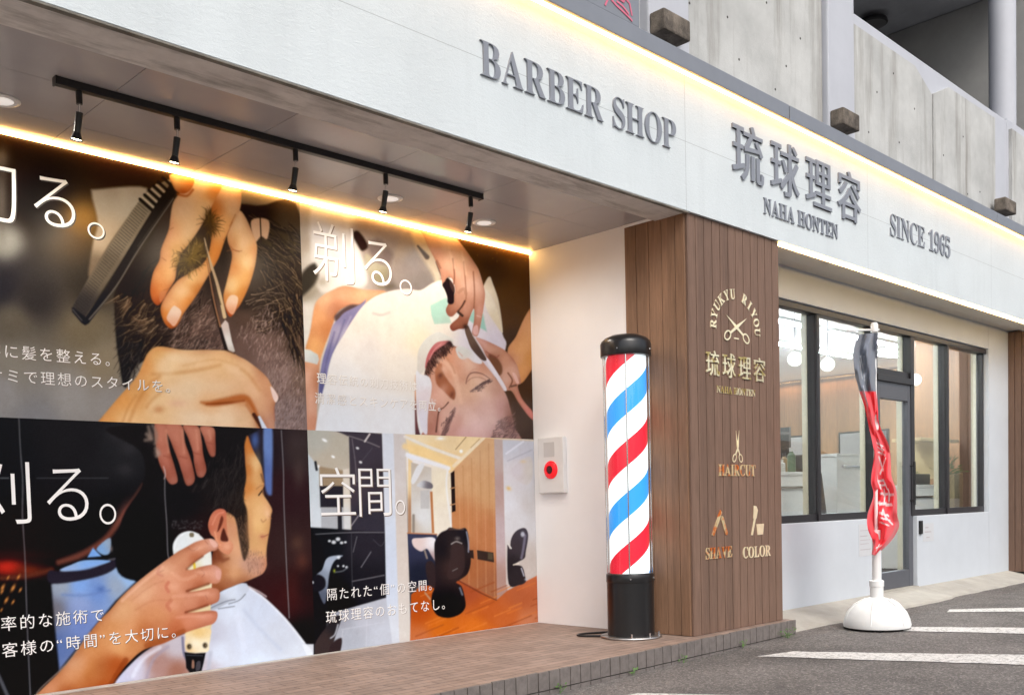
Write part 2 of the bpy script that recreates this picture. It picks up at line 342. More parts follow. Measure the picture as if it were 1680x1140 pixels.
XL, XM, XR, ZM, ZT = 1.29, 3.1508, 5.0118, 1.298, 2.595
def print_cut():
    s = Print(XL, XM, ZM, ZT, seed=3)
    s.C[:] = s.color([(0, 230, (46, 32, 22)), (200, 280, (52, 33, 16)), (60, 330, (30, 22, 18)), (0, 470, (40, 36, 40)), (60, 490, (48, 42, 40)), (150, 470, (50, 42, 34)),
        (20, 530, (98, 88, 74)), (140, 540, (112, 98, 76)), (20, 600, (135, 126, 112)), (170, 600, (140, 124, 100)), (0, 640, (150, 144, 138)), (120, 650, (155, 148, 140)), (60, 690, (132, 128, 126)),
        (180, 660, (150, 142, 134)), (-80, 640, (140, 135, 130)), (-80, 300, (40, 30, 25)), (300, 400, (40, 30, 20)), (480, 345, (150, 134, 112)), (450, 340, (140, 122, 98)), (250, 690, (140, 134, 130))], s.U, s.V)
    s.blob(8, 398, 34, 30, (158, 153, 140), .95, p=1.5); s.blob(-40, 390, 40, 34, (150, 146, 134), .9, p=1.5)
    s.blob(2, 330, 9, 55, (88, 78, 68), .8); s.blob(2, 258, 12, 16, (130, 112, 90), .8)
    s.blob(136, 362, 34, 36, (158, 112, 48), .95, p=1.3); s.blob(120, 400, 40, 30, (84, 58, 26), .7)
    s.poly([(150, 318), (160, 311), (240, 309), (215, 350), (180, 400), (146, 455), (152, 400), (160, 365)], [(170, 320, (176, 160, 138)), (220, 320, (196, 182, 160)), (170, 390, (190, 165, 135)), (155, 440, (120, 100, 78))], 3.5)
    # comb: translucent teeth, then the spine
    teeth = [(284, 292), (250, 306), (228, 330), (147, 452), (117, 506), (134, 528), (175, 465), (262, 330)]
    s.poly(teeth, [(235, 330, (150, 135, 112)), (200, 385, (140, 124, 102)), (165, 440, (108, 94, 76)), (130, 510, (52, 46, 44))], 1.2, .95, False)
    for k in range(44):
        t = k/44; x = 228+(119-228)*t; y = 330+(504-330)*t; L = 22-4*t
        s.line([(x, y), (x+L*.77, y+L*.66)], 1.3, (40, 34, 30), .7, .55)
    for k in range(6):
        x, y = 229+7.5*k, 327-7*k
        s.line([(x, y, 4.5), (x+22, y+20, 5)], 4, (30, 24, 20), .8, 1)
        if k < 4: s.line([(x+4.5, y-2.5, 2.4), (x+24, y+15, 2.4)], 3, (232, 214, 186), .7, .9)
    s.poly([(187, 504), (188, 480), (215, 430), (245, 395), (283, 330), (330, 330), (420, 338), (495, 360), (505, 720), (430, 720), (380, 600), (240, 590), (206, 636), (196, 600), (190, 559)],
        [(215, 470, (34, 25, 18)), (200, 560, (34, 30, 30)), (212, 620, (30, 27, 27)), (245, 500, (44, 30, 20)), (270, 560, (44, 32, 26)), (290, 545, (60, 44, 36)), (330, 535, (110, 84, 72)), (345, 515, (96, 72, 60)),
         (360, 560, (92, 70, 62)), (330, 566, (62, 48, 42)), (400, 520, (86, 64, 52)), (430, 560, (116, 90, 80)), (460, 620, (150, 122, 112)), (470, 680, (142, 120, 114)), (485, 560, (80, 60, 46)), (470, 510, (34, 25, 20)), (400, 570, (106, 81, 71)),
         (450, 520, (50, 37, 29)), (490, 500, (52, 38, 26)), (440, 450, (50, 36, 25)), (470, 400, (62, 48, 26)), (480, 440, (56, 42, 30)), (400, 500, (44, 32, 24)), (420, 350, (40, 26, 18)), (480, 360, (80, 64, 46)), (495, 620, (124, 98, 82)), (480, 470, (40, 30, 22)), (440, 590, (128, 101, 91))], 2.2)
    s.blob(405, 350, 22, 14, (36, 22, 16), .9); s.blob(465, 415, 32, 14, (120, 98, 44), .7); s.blob(342, 455, 16, 50, (34, 24, 18), .8); s.blob(365, 420, 10, 30, (38, 28, 20), .8)
    hair = [(40, 28, 20), (56, 40, 28), (32, 24, 20)]; lite = [(206, 172, 132), (178, 140, 104), (150, 112, 84)]
    rad = lambda x, y: math.atan2(y-560, x-300)
    s.hairs(260, [(190, 500), (270, 400), (340, 470), (300, 560), (240, 590), (200, 600)], lambda x, y: 2.2+.3*math.sin(x*.05), 26, [(26, 19, 15), (40, 29, 22), (20, 16, 14)], (1.6, .5), .8)
    def tuft(n, area, dirf, L, base, hi, w0=1.6):
        w = w0          # clumps: a dark lock, its neighbours, one bright strand
        A = np.array(area, float); lo, hi_ = A.min(0), A.max(0); k = 0
        while k < n:
            x, y = s.rng.uniform(lo, hi_)
            if not inside(A, x, y): continue
            a = dirf(x, y)+s.rng.normal(0, .16); bnd = s.rng.normal(.15, .3); l = L*s.rng.uniform(.6, 1.3)
            for j in range(7):
                xx, yy, aa = x+s.rng.normal(0, 2.6), y+s.rng.normal(0, 2.6), a+s.rng.normal(0, .08); pts = [(xx, yy, w)]
                for m in range(4):
                    xx += math.cos(aa)*l/4; yy += math.sin(aa)*l/4; aa += bnd*.5; pts.append((xx, yy, w*(1-.2*(m+1))))
                w = w0*(.75 if j == 6 else 1); c = np.array(hi if j == 6 else base, float)*s.rng.uniform(.75, 1.2); s.line(pts, 1, tuple(c), .6, .7 if j == 6 else .7, False)
            k += 1
    tuft(46, [(192, 490), (262, 496), (268, 556), (225, 580), (205, 560)], lambda x, y: 2.55-.004*(x-190), 22, (40, 29, 22), (150, 120, 88), 1.25)
    tuft(14, [(196, 484), (240, 488), (262, 540), (228, 545)], lambda x, y: 2.5, 22, (96, 72, 52), (206, 172, 132), 1.3)
    tuft(26, [(255, 540), (330, 500), (345, 480), (330, 545), (280, 565)], lambda x, y: 2.35, 15, (50, 37, 30), (150, 120, 100), 1.2)
    tuft(120, [(402, 345), (494, 375), (496, 520), (440, 500), (412, 470), (424, 430)], lambda x, y: .72+.0028*(y-430), 42, (34, 25, 19), (128, 100, 72), 1.25)
    tuft(26, [(440, 400), (494, 430), (496, 540), (450, 490)], lambda x, y: .8, 46, (48, 36, 26), (150, 122, 86), 1.3)
    tuft(26, [(395, 490), (440, 465), (462, 520), (425, 556)], lambda x, y: -.45+.002*(x-400), 26, (46, 34, 26), (176, 144, 116), 1.4)
    s.hairs(420, [(290, 520), (345, 495), (372, 575), (280, 566)], lambda x, y: 2.3, 11, [(176, 146, 130), (90, 66, 56), (60, 44, 38), (140, 108, 94)], (1.3, .5), .65)
    s.hairs(1300, [(385, 540), (440, 500), (496, 580), (500, 720), (452, 712), (440, 610)], lambda x, y: 1.9, 7, [(172, 144, 134), (88, 66, 58), (104, 80, 72), (190, 162, 150)], (1.2, .6), .5)
    tuft(30, [(455, 500), (496, 470), (496, 600), (474, 566)], lambda x, y: 1.25, 28, (30, 22, 17), (140, 108, 76), 1.8)
    s.hairs(80, [(200, 560), (240, 560), (225, 610), (206, 630)], lambda x, y: 2.0, 18, [(84, 72, 66), (22, 20, 20)], (1.2, .5), .6)
    # spine of the comb over the hair
    s.poly([(288, 318), (231, 402), (198, 460), (145, 531), (139, 534), (133, 530), (118, 512), (117, 505), (121, 505), (140, 520), (175, 470), (228, 380), (262, 325), (284, 300)], [(270, 330, (38, 30, 26)), (200, 440, (36, 30, 28)), (140, 525, (26, 24, 28))], 1.2, 1, False)
    s.line([(284, 326), (228, 408), (190, 470), (146, 524)], 2.2, (128, 116, 104), .9, .8); s.line([(281, 325), (225, 405)], 1.2, (70, 60, 52), .8, .8); s.line([(119, 508), (134, 526)], 2, (90, 84, 80), .8, .7)
    # upper hand
    O, L, S, D = (224, 140, 62), (246, 206, 160), (236, 176, 112), (186, 92, 34)
    s.poly([(412, 362), (440, 362), (438, 392), (428, 388), (418, 396)], (214, 172, 138), 1.5)
    s.line([(426, 350), (428, 395)], 2, (44, 28, 20), .8)
    s.poly([(363, 285), (392, 305), (393, 345), (371, 388), (358, 424), (341, 453), (321, 486), (301, 514), (292, 532), (285, 538), (277, 538), (268, 527), (263, 508), (269, 490), (289, 462), (310, 448), (337, 427), (347, 385), (347, 335)],
        [(375, 310, L), (385, 340, (232, 190, 146)), (350, 345, (200, 120, 54)), (368, 370, S), (352, 420, (220, 138, 62)), (335, 450, S), (315, 455, (238, 190, 130)), (300, 480, (244, 200, 150)), (275, 500, (240, 180, 126)), (268, 515, O), (277, 534, D), (310, 495, (230, 146, 68)), (325, 475, (206, 128, 56))], rim=0.34, rw=6)
    s.poly([(315, 288), (368, 292), (362, 310), (353, 327), (340, 353), (326, 377), (310, 400), (297, 417), (290, 438), (287, 458), (280, 470), (270, 487), (263, 498), (257, 501), (249, 492), (246, 474), (251, 447), (261, 427), (264, 408), (276, 378), (279, 358), (284, 332), (300, 310)],
        [(330, 300, (252, 222, 176)), (300, 340, (242, 200, 156)), (335, 340, (244, 200, 146)), (285, 380, (238, 178, 126)), (310, 380, (242, 200, 150)), (275, 420, (226, 160, 104)), (288, 420, (220, 170, 96)), (260, 450, (228, 156, 92)), (280, 450, (240, 184, 120)), (252, 480, (206, 108, 44)), (268, 475, (228, 148, 84)), (258, 497, (180, 84, 34)), (352, 320, (226, 156, 82))], rim=0.34, rw=6)
    s.poly([(278, 288), (283, 305), (290, 315), (302, 318), (313, 311), (318, 294), (300, 285)], [(290, 296, (250, 220, 160)), (300, 300, (240, 180, 110)), (300, 316, (200, 96, 34)), (312, 305, (226, 140, 70))], rim=0.34, rw=6)
    s.line([(291, 319), (306, 322), (316, 312)], 4, (176, 84, 30), 1.5, .7)
    s.poly([(393, 346), (403, 358), (412, 378), (421, 402), (420, 425), (416, 445), (408, 470), (396, 496), (387, 509), (378, 520), (371, 511), (366, 487), (371, 464), (377, 439), (380, 417), (373, 396), (374, 380), (386, 358)],
        [(392, 365, (240, 200, 156)), (408, 385, (236, 190, 144)), (395, 400, L), (416, 412, (232, 170, 112)), (385, 400, (212, 152, 96)), (405, 430, (246, 206, 148)), (385, 440, (228, 156, 88)), (410, 455, (238, 176, 96)), (380, 470, (246, 208, 150)), (398, 480, (224, 146, 62)), (372, 490, (226, 150, 80)), (377, 516, (200, 92, 36))], rim=0.34, rw=6)
    s.poly([(283, 503), (290, 504), (297, 511), (294, 522), (286, 535), (279, 531), (273, 521)], [(285, 510, (240, 210, 186)), (284, 528, (226, 172, 140))], .9)
    s.poly([(375, 487), (383, 484), (390, 489), (388, 502), (382, 516), (374, 511), (370, 500)], [(382, 492, (244, 208, 176)), (379, 510, (226, 160, 120))], .9)
    s.poly([(262, 480), (272, 478), (270, 488), (262, 496)], (200, 122, 76), 1.2, .8)
    for q in ([(372, 412), (382, 410), (392, 413)], [(377, 404), (386, 412), (396, 412)], [(278, 377), (284, 374)], [(265, 423), (272, 428)], [(283, 467), (276, 474), (268, 476)], [(381, 365), (372, 385), (366, 395)], [(386, 352), (376, 372)]):
        s.line(q, 1.4, (150, 84, 44), .9, .55)
    s.line([(283, 410), (285, 416), (282, 422)], 1.6, (120, 90, 50), .8, .5)
    # damp hair caught between the fingers
    s.blob(310, 426, 20, 14, (104, 80, 26), .95, -.5, 1.4); s.blob(322, 408, 14, 16, (150, 118, 44), .6); s.blob(345, 366, 10, 18, (76, 52, 20), .9, -.3, 1.3); s.blob(300, 440, 9, 11, (66, 50, 22), .8, 0, 1.3)
    s.hairs(110, [(288, 420), (325, 396), (336, 425), (308, 452), (290, 448)], lambda x, y: math.atan2(y-424, x-312), 12, [(72, 52, 20), (110, 84, 36), (50, 36, 18), (150, 120, 60)], (1.4, .4), .7)
    s.hairs(70, [(336, 350), (352, 345), (358, 372), (345, 392), (336, 380)], lambda x, y: math.atan2(y-366, x-341), 13, [(60, 40, 20), (96, 70, 30)], (1.4, .4), .7)
    # scissors
    s.poly([(346, 490), (352, 490), (362, 534), (373, 572), (384, 590), (380, 592), (368, 574), (357, 534)], (34, 26, 22), 1)
    s.line([(339, 428, 1.5), (350, 490, 2.5), (361, 536, 3)], 2, (150, 104, 70), .8); s.line([(335, 391, 1.5), (343, 425, 3.5), (357, 470, 5), (368, 520, 6)], 4, [(340, 410, (206, 180, 140)), (352, 450, (190, 160, 124)), (366, 512, (214, 184, 140))], .8)
    s.line([(338, 405, .8), (346, 450, 1.4), (360, 500, 1.8)], 1.4, (70, 52, 40), .7, .8); s.line([(356, 480), (362, 500)], 1.5, (80, 60, 44), .7, .8)
    s.poly([(362, 534), (369, 525), (374, 530), (380, 560), (385, 576), (380, 580), (374, 574), (368, 555)], [(368, 535, (210, 190, 180)), (377, 560, (232, 226, 218)), (382, 578, (206, 196, 186))], .9, 1, False)
    # lower hand
    hand = [(130, 725), (160, 692), (193, 653), (214, 630), (226, 614), (234, 596), (241, 581), (253, 570), (270, 569), (300, 574), (340, 574), (375, 576), (390, 584), (407, 593), (435, 616), (446, 634), (456, 650), (451, 662), (449, 675), (450, 700), (446, 730), (437, 730), (436, 704), (430, 690), (418, 680), (424, 700), (427, 730)]
    s.poly(hand, [(170, 690, (240, 170, 96)), (200, 655, (240, 166, 88)), (235, 600, (240, 170, 96)), (260, 575, (238, 180, 110)), (230, 640, (238, 176, 106)), (270, 600, (250, 212, 162)), (255, 660, (248, 206, 152)), (215, 690, (250, 200, 140)), (320, 590, (246, 202, 150)), (310, 640, (248, 212, 168)), (370, 590, (246, 198, 142)), (340, 660, (242, 190, 138)), (320, 690, (248, 212, 170)), (400, 610, (242, 196, 148)), (430, 630, (230, 170, 124)), (400, 650, (238, 184, 134)), (440, 660, (226, 166, 124)), (370, 690, (250, 214, 172)), (420, 660, (232, 176, 132)), (445, 695, (214, 160, 130)), (400, 690, (240, 196, 150))], rim=0.3, rw=9)
    s.line([(330, 660, 3), (345, 662, 9), (370, 658, 12), (400, 653, 12), (412, 664, 8), (420, 680, 6)], 8, (176, 84, 28), 4, .8); s.line([(338, 663, 2), (370, 661, 4), (400, 657, 3)], 3, (130, 54, 16), 1.5, .7)
    s.line([(404, 664), (413, 678), (424, 700)], 5, (196, 120, 66), 2.5, .7); s.line([(416, 680), (428, 700)], 6, (70, 34, 22), 1.3, .95); s.line([(425, 684, 4), (434, 704, 8)], 6, (222, 226, 236), 1)
    for q, w, o in (([(250, 614), (290, 612), (330, 606), (360, 599)], 6, .3), ([(212, 690), (225, 660), (245, 630), (262, 618)], 6, .35), ([(240, 668), (250, 655), (268, 640)], 5, .3), ([(200, 694), (210, 668), (222, 650)], 4, .35), ([(395, 605), (410, 618), (425, 640)], 5, .3), ([(300, 600), (350, 590), (390, 600)], 3, .2)):
        s.line(q, w, (196, 118, 52), 3, o)
    s.blob(260, 672, 9, 6, (206, 128, 74), .6); s.blob(290, 662, 14, 6, (236, 176, 146), .5); s.blob(285, 585, 18, 9, (252, 222, 180), .5); s.blob(280, 640, 14, 10, (250, 218, 180), .5)
    s.poly([(443, 634), (450, 640), (456, 652), (452, 660), (447, 652)], (250, 220, 206), .9); s.line([(449, 664), (450, 690)], 2, (180, 110, 84), 1.2, .6)
    for x, y, rx, ry, c, o, a in ((300, 590, 26, 7, (252, 220, 178), .5, .05), (380, 605, 18, 8, (250, 212, 168), .5, .5), (350, 635, 40, 10, (250, 218, 178), .4, 0), (415, 640, 10, 14, (250, 206, 164), .45, -.6), (235, 660, 10, 22, (226, 150, 80), .4, .5), (330, 685, 40, 8, (252, 222, 184), .4, .05), (275, 610, 10, 16, (252, 218, 172), .4, .4), (438, 645, 6, 12, (214, 146, 104), .4, -.5), (395, 660, 16, 6, (206, 126, 70), .4, .1)):
        s.blob(x, y, rx, ry, c, o, a)
    s.line([(372, 575), (384, 580)], 3, (90, 60, 44), 1, .7)
    s.blob(272, 642, 2, 2, (150, 140, 132), .6)
    s.finish()
    return s
def print_shave():
    s = Print(XM, XR, ZM, ZT, seed=4)
    s.C[:] = s.color([(500, 350, (184, 166, 146)), (540, 380, (216, 204, 194)), (520, 420, (206, 196, 184)), (500, 400, (176, 158, 138)), (570, 440, (212, 202, 190)), (505, 510, (222, 212, 200)), (500, 480, (150, 136, 116)), (600, 370, (164, 140, 120)), (640, 390, (160, 138, 122)),
        (640, 440, (138, 120, 110)), (680, 400, (186, 162, 136)), (680, 440, (150, 134, 124)), (690, 380, (216, 178, 126)), (620, 420, (140, 118, 104)), (560, 360, (226, 210, 190)), (500, 540, (224, 216, 204)), (800, 420, (60, 38, 16)), (850, 440, (70, 44, 18)), (840, 520, (62, 42, 26))], s.U, s.V)
    s.poly([(508, 352), (520, 340), (562, 350), (575, 380), (592, 420), (600, 466), (560, 476), (525, 478), (512, 430)], [(530, 380, (218, 208, 200)), (570, 450, (218, 208, 196)), (560, 360, (224, 208, 190))], 5, .95)
    s.poly([(494, 450), (516, 432), (521, 458), (496, 486), (490, 486)], (52, 44, 34), 4); s.blob(528, 462, 10, 9, (150, 132, 108), .6)
    s.poly([(602, 402), (625, 395), (662, 440), (690, 470), (690, 480), (646, 480), (632, 470), (640, 440), (612, 420)], [(630, 410, (122, 102, 92)), (660, 460, (134, 118, 110))], 5)
    s.poly([(600, 416), (620, 432), (636, 440), (632, 465), (622, 472), (600, 440)], [(615, 435, (170, 156, 128)), (625, 460, (140, 126, 96))], 3.5)
    s.blob(638, 470, 12, 6, (92, 80, 60), .7)
    s.poly([(578, 384), (588, 380), (603, 403), (594, 412), (586, 402)], (44, 28, 20), 2.5)
    s.poly([(690, 378), (700, 400), (712, 420), (722, 455), (715, 465), (690, 440), (676, 420), (668, 390)], [(690, 400, (226, 190, 136)), (715, 440, (200, 178, 148)), (680, 420, (196, 170, 140))], 3)
    s.poly([(667, 380), (684, 412), (712, 458), (700, 476), (660, 476), (640, 440)], [(680, 430, (150, 134, 124)), (700, 465, (134, 120, 110)), (660, 400, (176, 150, 124))], 5, .9)
    s.line([(685, 404, 3), (700, 422, 8)], 6, (50, 34, 26), 2, .8)
    # dark room behind, then the pale corner of the towel
    s.poly([(742, 380), (752, 397), (780, 434), (793, 472), (800, 500), (822, 548), (832, 580), (850, 600), (885, 560), (890, 390)], [(780, 410, (84, 54, 18)), (800, 450, (66, 42, 20)), (850, 420, (98, 62, 18)), (860, 480, (92, 58, 20)), (830, 520, (80, 52, 28)), (840, 560, (64, 44, 32)), (865, 500, (88, 56, 24))], 1.6)
    for i in range(14): s.blob(s.rng.uniform(765, 865), s.rng.uniform(402, 430), 1, 1, (150, 110, 50), .6)
    s.poly([(803, 454), (808, 465), (818, 496), (824, 545), (812, 530), (796, 500), (790, 480), (796, 462)], [(803, 465, (226, 208, 180)), (820, 530, (214, 198, 170))], 1.5)
    # arm resting, clothing and cape
    s.poly([(499, 625), (498, 596), (500, 574), (508, 545), (515, 504), (524, 489), (545, 476), (566, 469), (595, 475), (632, 478), (615, 490), (590, 500), (566, 504), (552, 515), (543, 540), (530, 575), (524, 600), (520, 660), (517, 712), (498, 712)],
        [(515, 520, (240, 172, 116)), (530, 490, (236, 180, 136)), (560, 478, (226, 160, 120)), (600, 484, (232, 172, 128)), (535, 540, (216, 140, 86)), (510, 570, (244, 178, 112)), (500, 620, (238, 186, 158)), (520, 620, (204, 140, 104)), (508, 660, (232, 178, 148)), (515, 700, (214, 150, 118)), (550, 505, (196, 128, 92))], 2, rim=0.22, rw=8)
    s.poly([(496, 572), (508, 574), (521, 582), (523, 590), (520, 598), (508, 595), (496, 593)], [(500, 580, (226, 226, 216)), (518, 592, (204, 204, 198))], 1.4, smooth=False)
    s.poly([(548, 520), (560, 508), (575, 500), (590, 500), (596, 496), (570, 515), (555, 530)], (70, 48, 46), 3, .9)
    s.poly([(600, 492), (590, 500), (566, 512), (556, 522), (545, 535), (538, 560), (529, 590), (524, 620), (523, 645), (530, 650), (540, 610), (560, 570), (590, 515)], [(570, 520, (128, 118, 150)), (540, 590, (120, 116, 158)), (530, 630, (96, 96, 142)), (560, 550, (168, 156, 176)), (545, 600, (140, 132, 168))], 1.6)
    for q in ([(548, 545), (536, 590), (528, 640)], [(565, 525), (548, 575), (540, 610)]): s.line(q, 3, (92, 86, 124), 2, .5)
    s.line([(575, 520), (552, 570)], 3, (184, 172, 190), 2, .5)
    s.poly([(690, 476), (668, 474), (643, 477), (616, 486), (595, 502), (578, 525), (564, 548), (545, 581), (534, 623), (525, 660), (517, 706), (517, 730), (720, 730), (800, 640), (829, 572), (824, 548), (812, 500), (794, 474), (760, 455), (715, 462)],
        [(650, 490, (226, 212, 198)), (600, 520, (228, 212, 196)), (700, 490, (238, 222, 202)), (640, 540, (242, 226, 206)), (600, 580, (234, 224, 214)), (570, 620, (236, 230, 224)), (690, 560, (246, 228, 196)), (660, 600, (240, 228, 212)), (560, 690, (232, 232, 232)), (640, 690, (234, 232, 230)), (800, 510, (218, 206, 200)), (780, 550, (222, 212, 216)), (815, 560, (216, 206, 214)), (720, 530, (240, 226, 206))], 1.6)
    s.line([(612, 514), (625, 517), (638, 513)], 4, (190, 176, 166), 2, .7); s.blob(608, 560, 14, 26, (214, 200, 190), .4, .4); s.blob(640, 530, 10, 22, (222, 206, 190), .4)
    s.poly([(794, 474), (812, 500), (824, 545), (812, 531), (797, 505)], [(800, 490, (228, 214, 190)), (818, 530, (222, 206, 176))], 1.4)
    g = [(715, 510, (172, 212, 188)), (735, 525, (178, 206, 184)), (790, 530, (150, 196, 178))]
    s.poly([(705, 501), (731, 488), (735, 495), (733, 508), (740, 530), (712, 532), (707, 517)], g, 1.8, .9, False); s.poly([(767, 524), (777, 508), (792, 515), (798, 544), (787, 538)], g, 1.8, .9, False)
    # barber's second arm and hand, dark chair back
    s.poly([(822, 636), (840, 620), (856, 600), (874, 560), (880, 730), (842, 730), (838, 690), (832, 655)], [(860, 620, (70, 44, 26)), (850, 690, (82, 64, 54)), (870, 720, (70, 54, 46)), (870, 600, (80, 46, 20))], 1.8)
    s.poly([(832, 577), (846, 552), (858, 525), (870, 505), (884, 490), (886, 585), (873, 605), (856, 628), (846, 620)], [(850, 570, (232, 170, 112)), (868, 530, (236, 176, 122)), (872, 590, (214, 150, 84)), (855, 610, (228, 162, 100)), (840, 590, (220, 160, 120))], 1.4, rim=0.25, rw=8)
    s.poly([(780, 554), (792, 557), (806, 563), (828, 575), (845, 594), (851, 610), (854, 628), (849, 633), (854, 650), (862, 662), (873, 675), (878, 690), (868, 684), (850, 660), (839, 642), (828, 640), (821, 628), (816, 614), (800, 590), (790, 570)],
        [(790, 565, (226, 178, 164)), (806, 570, (214, 160, 134)), (830, 590, (214, 156, 124)), (846, 610, (226, 176, 150)), (850, 630, (204, 140, 112)), (825, 625, (224, 180, 158)), (840, 640, (198, 140, 112)), (856, 656, (226, 160, 138)), (870, 678, (220, 138, 124)), (810, 590, (150, 96, 70))], 1.2, rim=0.3, rw=5)
    s.poly([(801, 582), (812, 585), (822, 598), (823, 612), (815, 616), (806, 602)], (112, 70, 46), 2, .9); s.line([(797, 577), (812, 586), (818, 583)], 2, (140, 70, 60), 1.2, .6)
    s.line([(833, 612), (840, 624), (835, 636)], 2.5, (120, 72, 52), 1.2, .8); s.line([(846, 632), (838, 634)], 3, (90, 60, 48), 1.2, .8)
    s.poly([(840, 612), (846, 614), (851, 628), (846, 628)], (234, 186, 168), 1, .9); s.poly([(797, 590), (803, 592), (830, 636), (824, 640), (815, 624)], (236, 228, 230), 1)
    # face of the customer, head towards the viewer
    s.poly([(681, 615), (684, 690), (692, 725), (682, 725), (680, 660)], [(682, 630, (222, 150, 96)), (684, 690, (110, 62, 60)), (690, 715, (84, 54, 56))], 1.2)
    s.poly([(700, 725), (698, 700), (702, 670), (707, 640), (700, 612), (712, 590), (730, 572), (744, 568), (764, 574), (782, 584), (797, 600), (814, 622), (830, 648), (837, 672), (843, 700), (845, 728)],
        [(735, 590, (226, 158, 122)), (755, 590, (226, 170, 140)), (745, 610, (222, 160, 126)), (775, 600, (230, 184, 160)), (790, 606, (216, 156, 126)), (800, 625, (228, 186, 162)), (780, 630, (224, 180, 146)), (765, 640, (226, 178, 146)), (745, 650, (228, 180, 150)), (720, 650, (234, 180, 156)), (712, 680, (196, 138, 116)), (730, 680, (222, 176, 156)), (760, 680, (226, 184, 166)), (800, 670, (222, 180, 166)), (825, 670, (204, 158, 146)), (785, 700, (224, 184, 176)), (740, 710, (206, 154, 138)), (815, 710, (196, 156, 146)), (835, 700, (150, 116, 108)), (705, 705, (186, 126, 106)), (760, 715, (220, 176, 168))], 1.4, rim=0.22, rw=8)
    s.poly([(684, 600), (686, 575), (698, 556), (716, 545), (728, 548), (745, 559), (730, 562), (714, 568), (703, 584), (696, 606), (684, 618)], [(700, 560, (222, 216, 202)), (716, 550, (226, 220, 206)), (690, 590, (220, 210, 196))], 1.4)
    s.poly([(697, 604), (699, 588), (705, 574), (716, 562), (733, 559), (738, 562), (724, 572), (712, 584), (704, 600)], [(703, 585, (196, 108, 106)), (720, 566, (206, 128, 122)), (712, 580, (178, 88, 88))], 1)
    s.line([(700, 602), (710, 582), (726, 569)], 1.3, (140, 66, 66), .8, .7)
    mus = [(696, 612), (702, 592), (714, 576), (728, 566), (738, 560), (741, 568), (728, 582), (716, 594), (708, 606), (698, 616)]
    s.poly(mus, [(705, 600, (88, 56, 48)), (730, 570, (74, 44, 40))], 1.4, .8); s.hairs(140, mus, lambda x, y: 1.0, 8, [(60, 38, 34), (96, 64, 54), (46, 30, 30)], (1.4, .5), .8); s.blob(736, 563, 4, 3.5, (48, 30, 32), .9)
    s.poly([(747, 572), (755, 568), (766, 572), (778, 579), (790, 592), (788, 597), (776, 594), (768, 588), (760, 590), (752, 586)], [(760, 576, (218, 216, 206)), (782, 590, (232, 228, 230))], 1.4, .95)
    s.blob(764, 592, 5, 3, (226, 190, 176), .6); s.line([(752, 578), (758, 584)], 2, (214, 160, 140), 1, .6)
    s.poly([(682, 610), (690, 614), (703, 618), (708, 632), (706, 646), (703, 660), (701, 690), (700, 712), (692, 706), (686, 682), (682, 650)], [(695, 625, (232, 228, 228)), (700, 650, (230, 214, 212)), (692, 690, (226, 218, 222))], 1.4)
    for i in range(16): s.blob(s.rng.uniform(700, 714), s.rng.uniform(655, 670), 1.4, 1.2, (226, 214, 212), .7)
    # nose, eyes, brows
    s.poly([(713, 612), (716, 602), (724, 596), (726, 610), (736, 626), (746, 640), (745, 655), (738, 652), (728, 642), (716, 630)], [(718, 612, (186, 118, 84)), (722, 622, (150, 84, 54)), (735, 640, (176, 104, 70)), (744, 652, (140, 76, 50))], 2, .9)
    s.line([(718, 590, 6), (735, 598, 9), (746, 616, 8), (752, 640, 7), (756, 660, 6)], 7, (240, 194, 164), 3, .6); s.line([(733, 588), (742, 602), (746, 612)], 3, (196, 128, 92), 2, .5)
    s.line([(764, 629, 1.6), (766, 620, 2), (771, 613, 2), (780, 611, 2), (792, 614, 1.4), (804, 622, .8)], 2, (118, 78, 66), .9, .85); s.line([(768, 614), (776, 606), (786, 606)], 2, (206, 150, 124), 1.2, .6)
    s.line([(771, 642, 1), (782, 636, 4.5), (793, 629, 5.5), (802, 624, 2)], 4, (92, 68, 66), 1.5, .85)
    s.line([(735, 660, 2), (728, 668, 1.6), (720, 674, 2.4), (717, 690, 2.6), (715, 708, 3)], 2, (92, 56, 46), .9, .9); s.line([(746, 670, 2), (741, 682, 5), (733, 698, 8), (726, 716, 8)], 6, (118, 86, 80), 2, .85)
    s.poly([(722, 678), (732, 668), (738, 676), (730, 696), (722, 712), (719, 700)], (220, 172, 150), 2, .6)
    s.hairs(420, [(815, 690), (842, 680), (846, 726), (800, 726)], lambda x, y: -.6, 6, [(110, 84, 80), (150, 118, 112), (84, 64, 62)], (1.2, .5), .55)
    for x, y, rx, ry, c, o, a in ((790, 645, 16, 9, (242, 204, 184), .55, .6), (768, 596, 12, 7, (240, 196, 164), .5, .8), (806, 690, 16, 12, (236, 204, 192), .5, .4), (775, 690, 20, 14, (238, 204, 190), .45, .5), (752, 690, 8, 14, (196, 140, 120), .45, .3), (812, 640, 10, 14, (196, 148, 126), .5, -.6), (835, 680, 7, 18, (150, 106, 92), .55, -.2), (760, 622, 8, 10, (204, 144, 114), .5, .4), (783, 625, 10, 6, (242, 202, 178), .5, .6), (726, 640, 6, 9, (240, 190, 166), .4, .3), (715, 690, 5, 12, (170, 110, 92), .5, .2), (728, 606, 7, 6, (242, 196, 168), .55, .5)):
        s.blob(x, y, rx, ry, c, o, a)
    s.line([(766, 626), (774, 620), (786, 619), (796, 623)], 1.2, (150, 100, 84), .9, .6); s.hairs(60, [(770, 644), (780, 634), (801, 622), (804, 628), (785, 642)], lambda x, y: -.5, 5, [(70, 50, 50), (96, 74, 72)], (1, .4), .6); s.hairs(50, [(722, 700), (738, 676), (746, 670), (738, 700), (728, 720)], lambda x, y: -1.1, 6, [(84, 60, 58), (110, 84, 80)], (1, .4), .6)
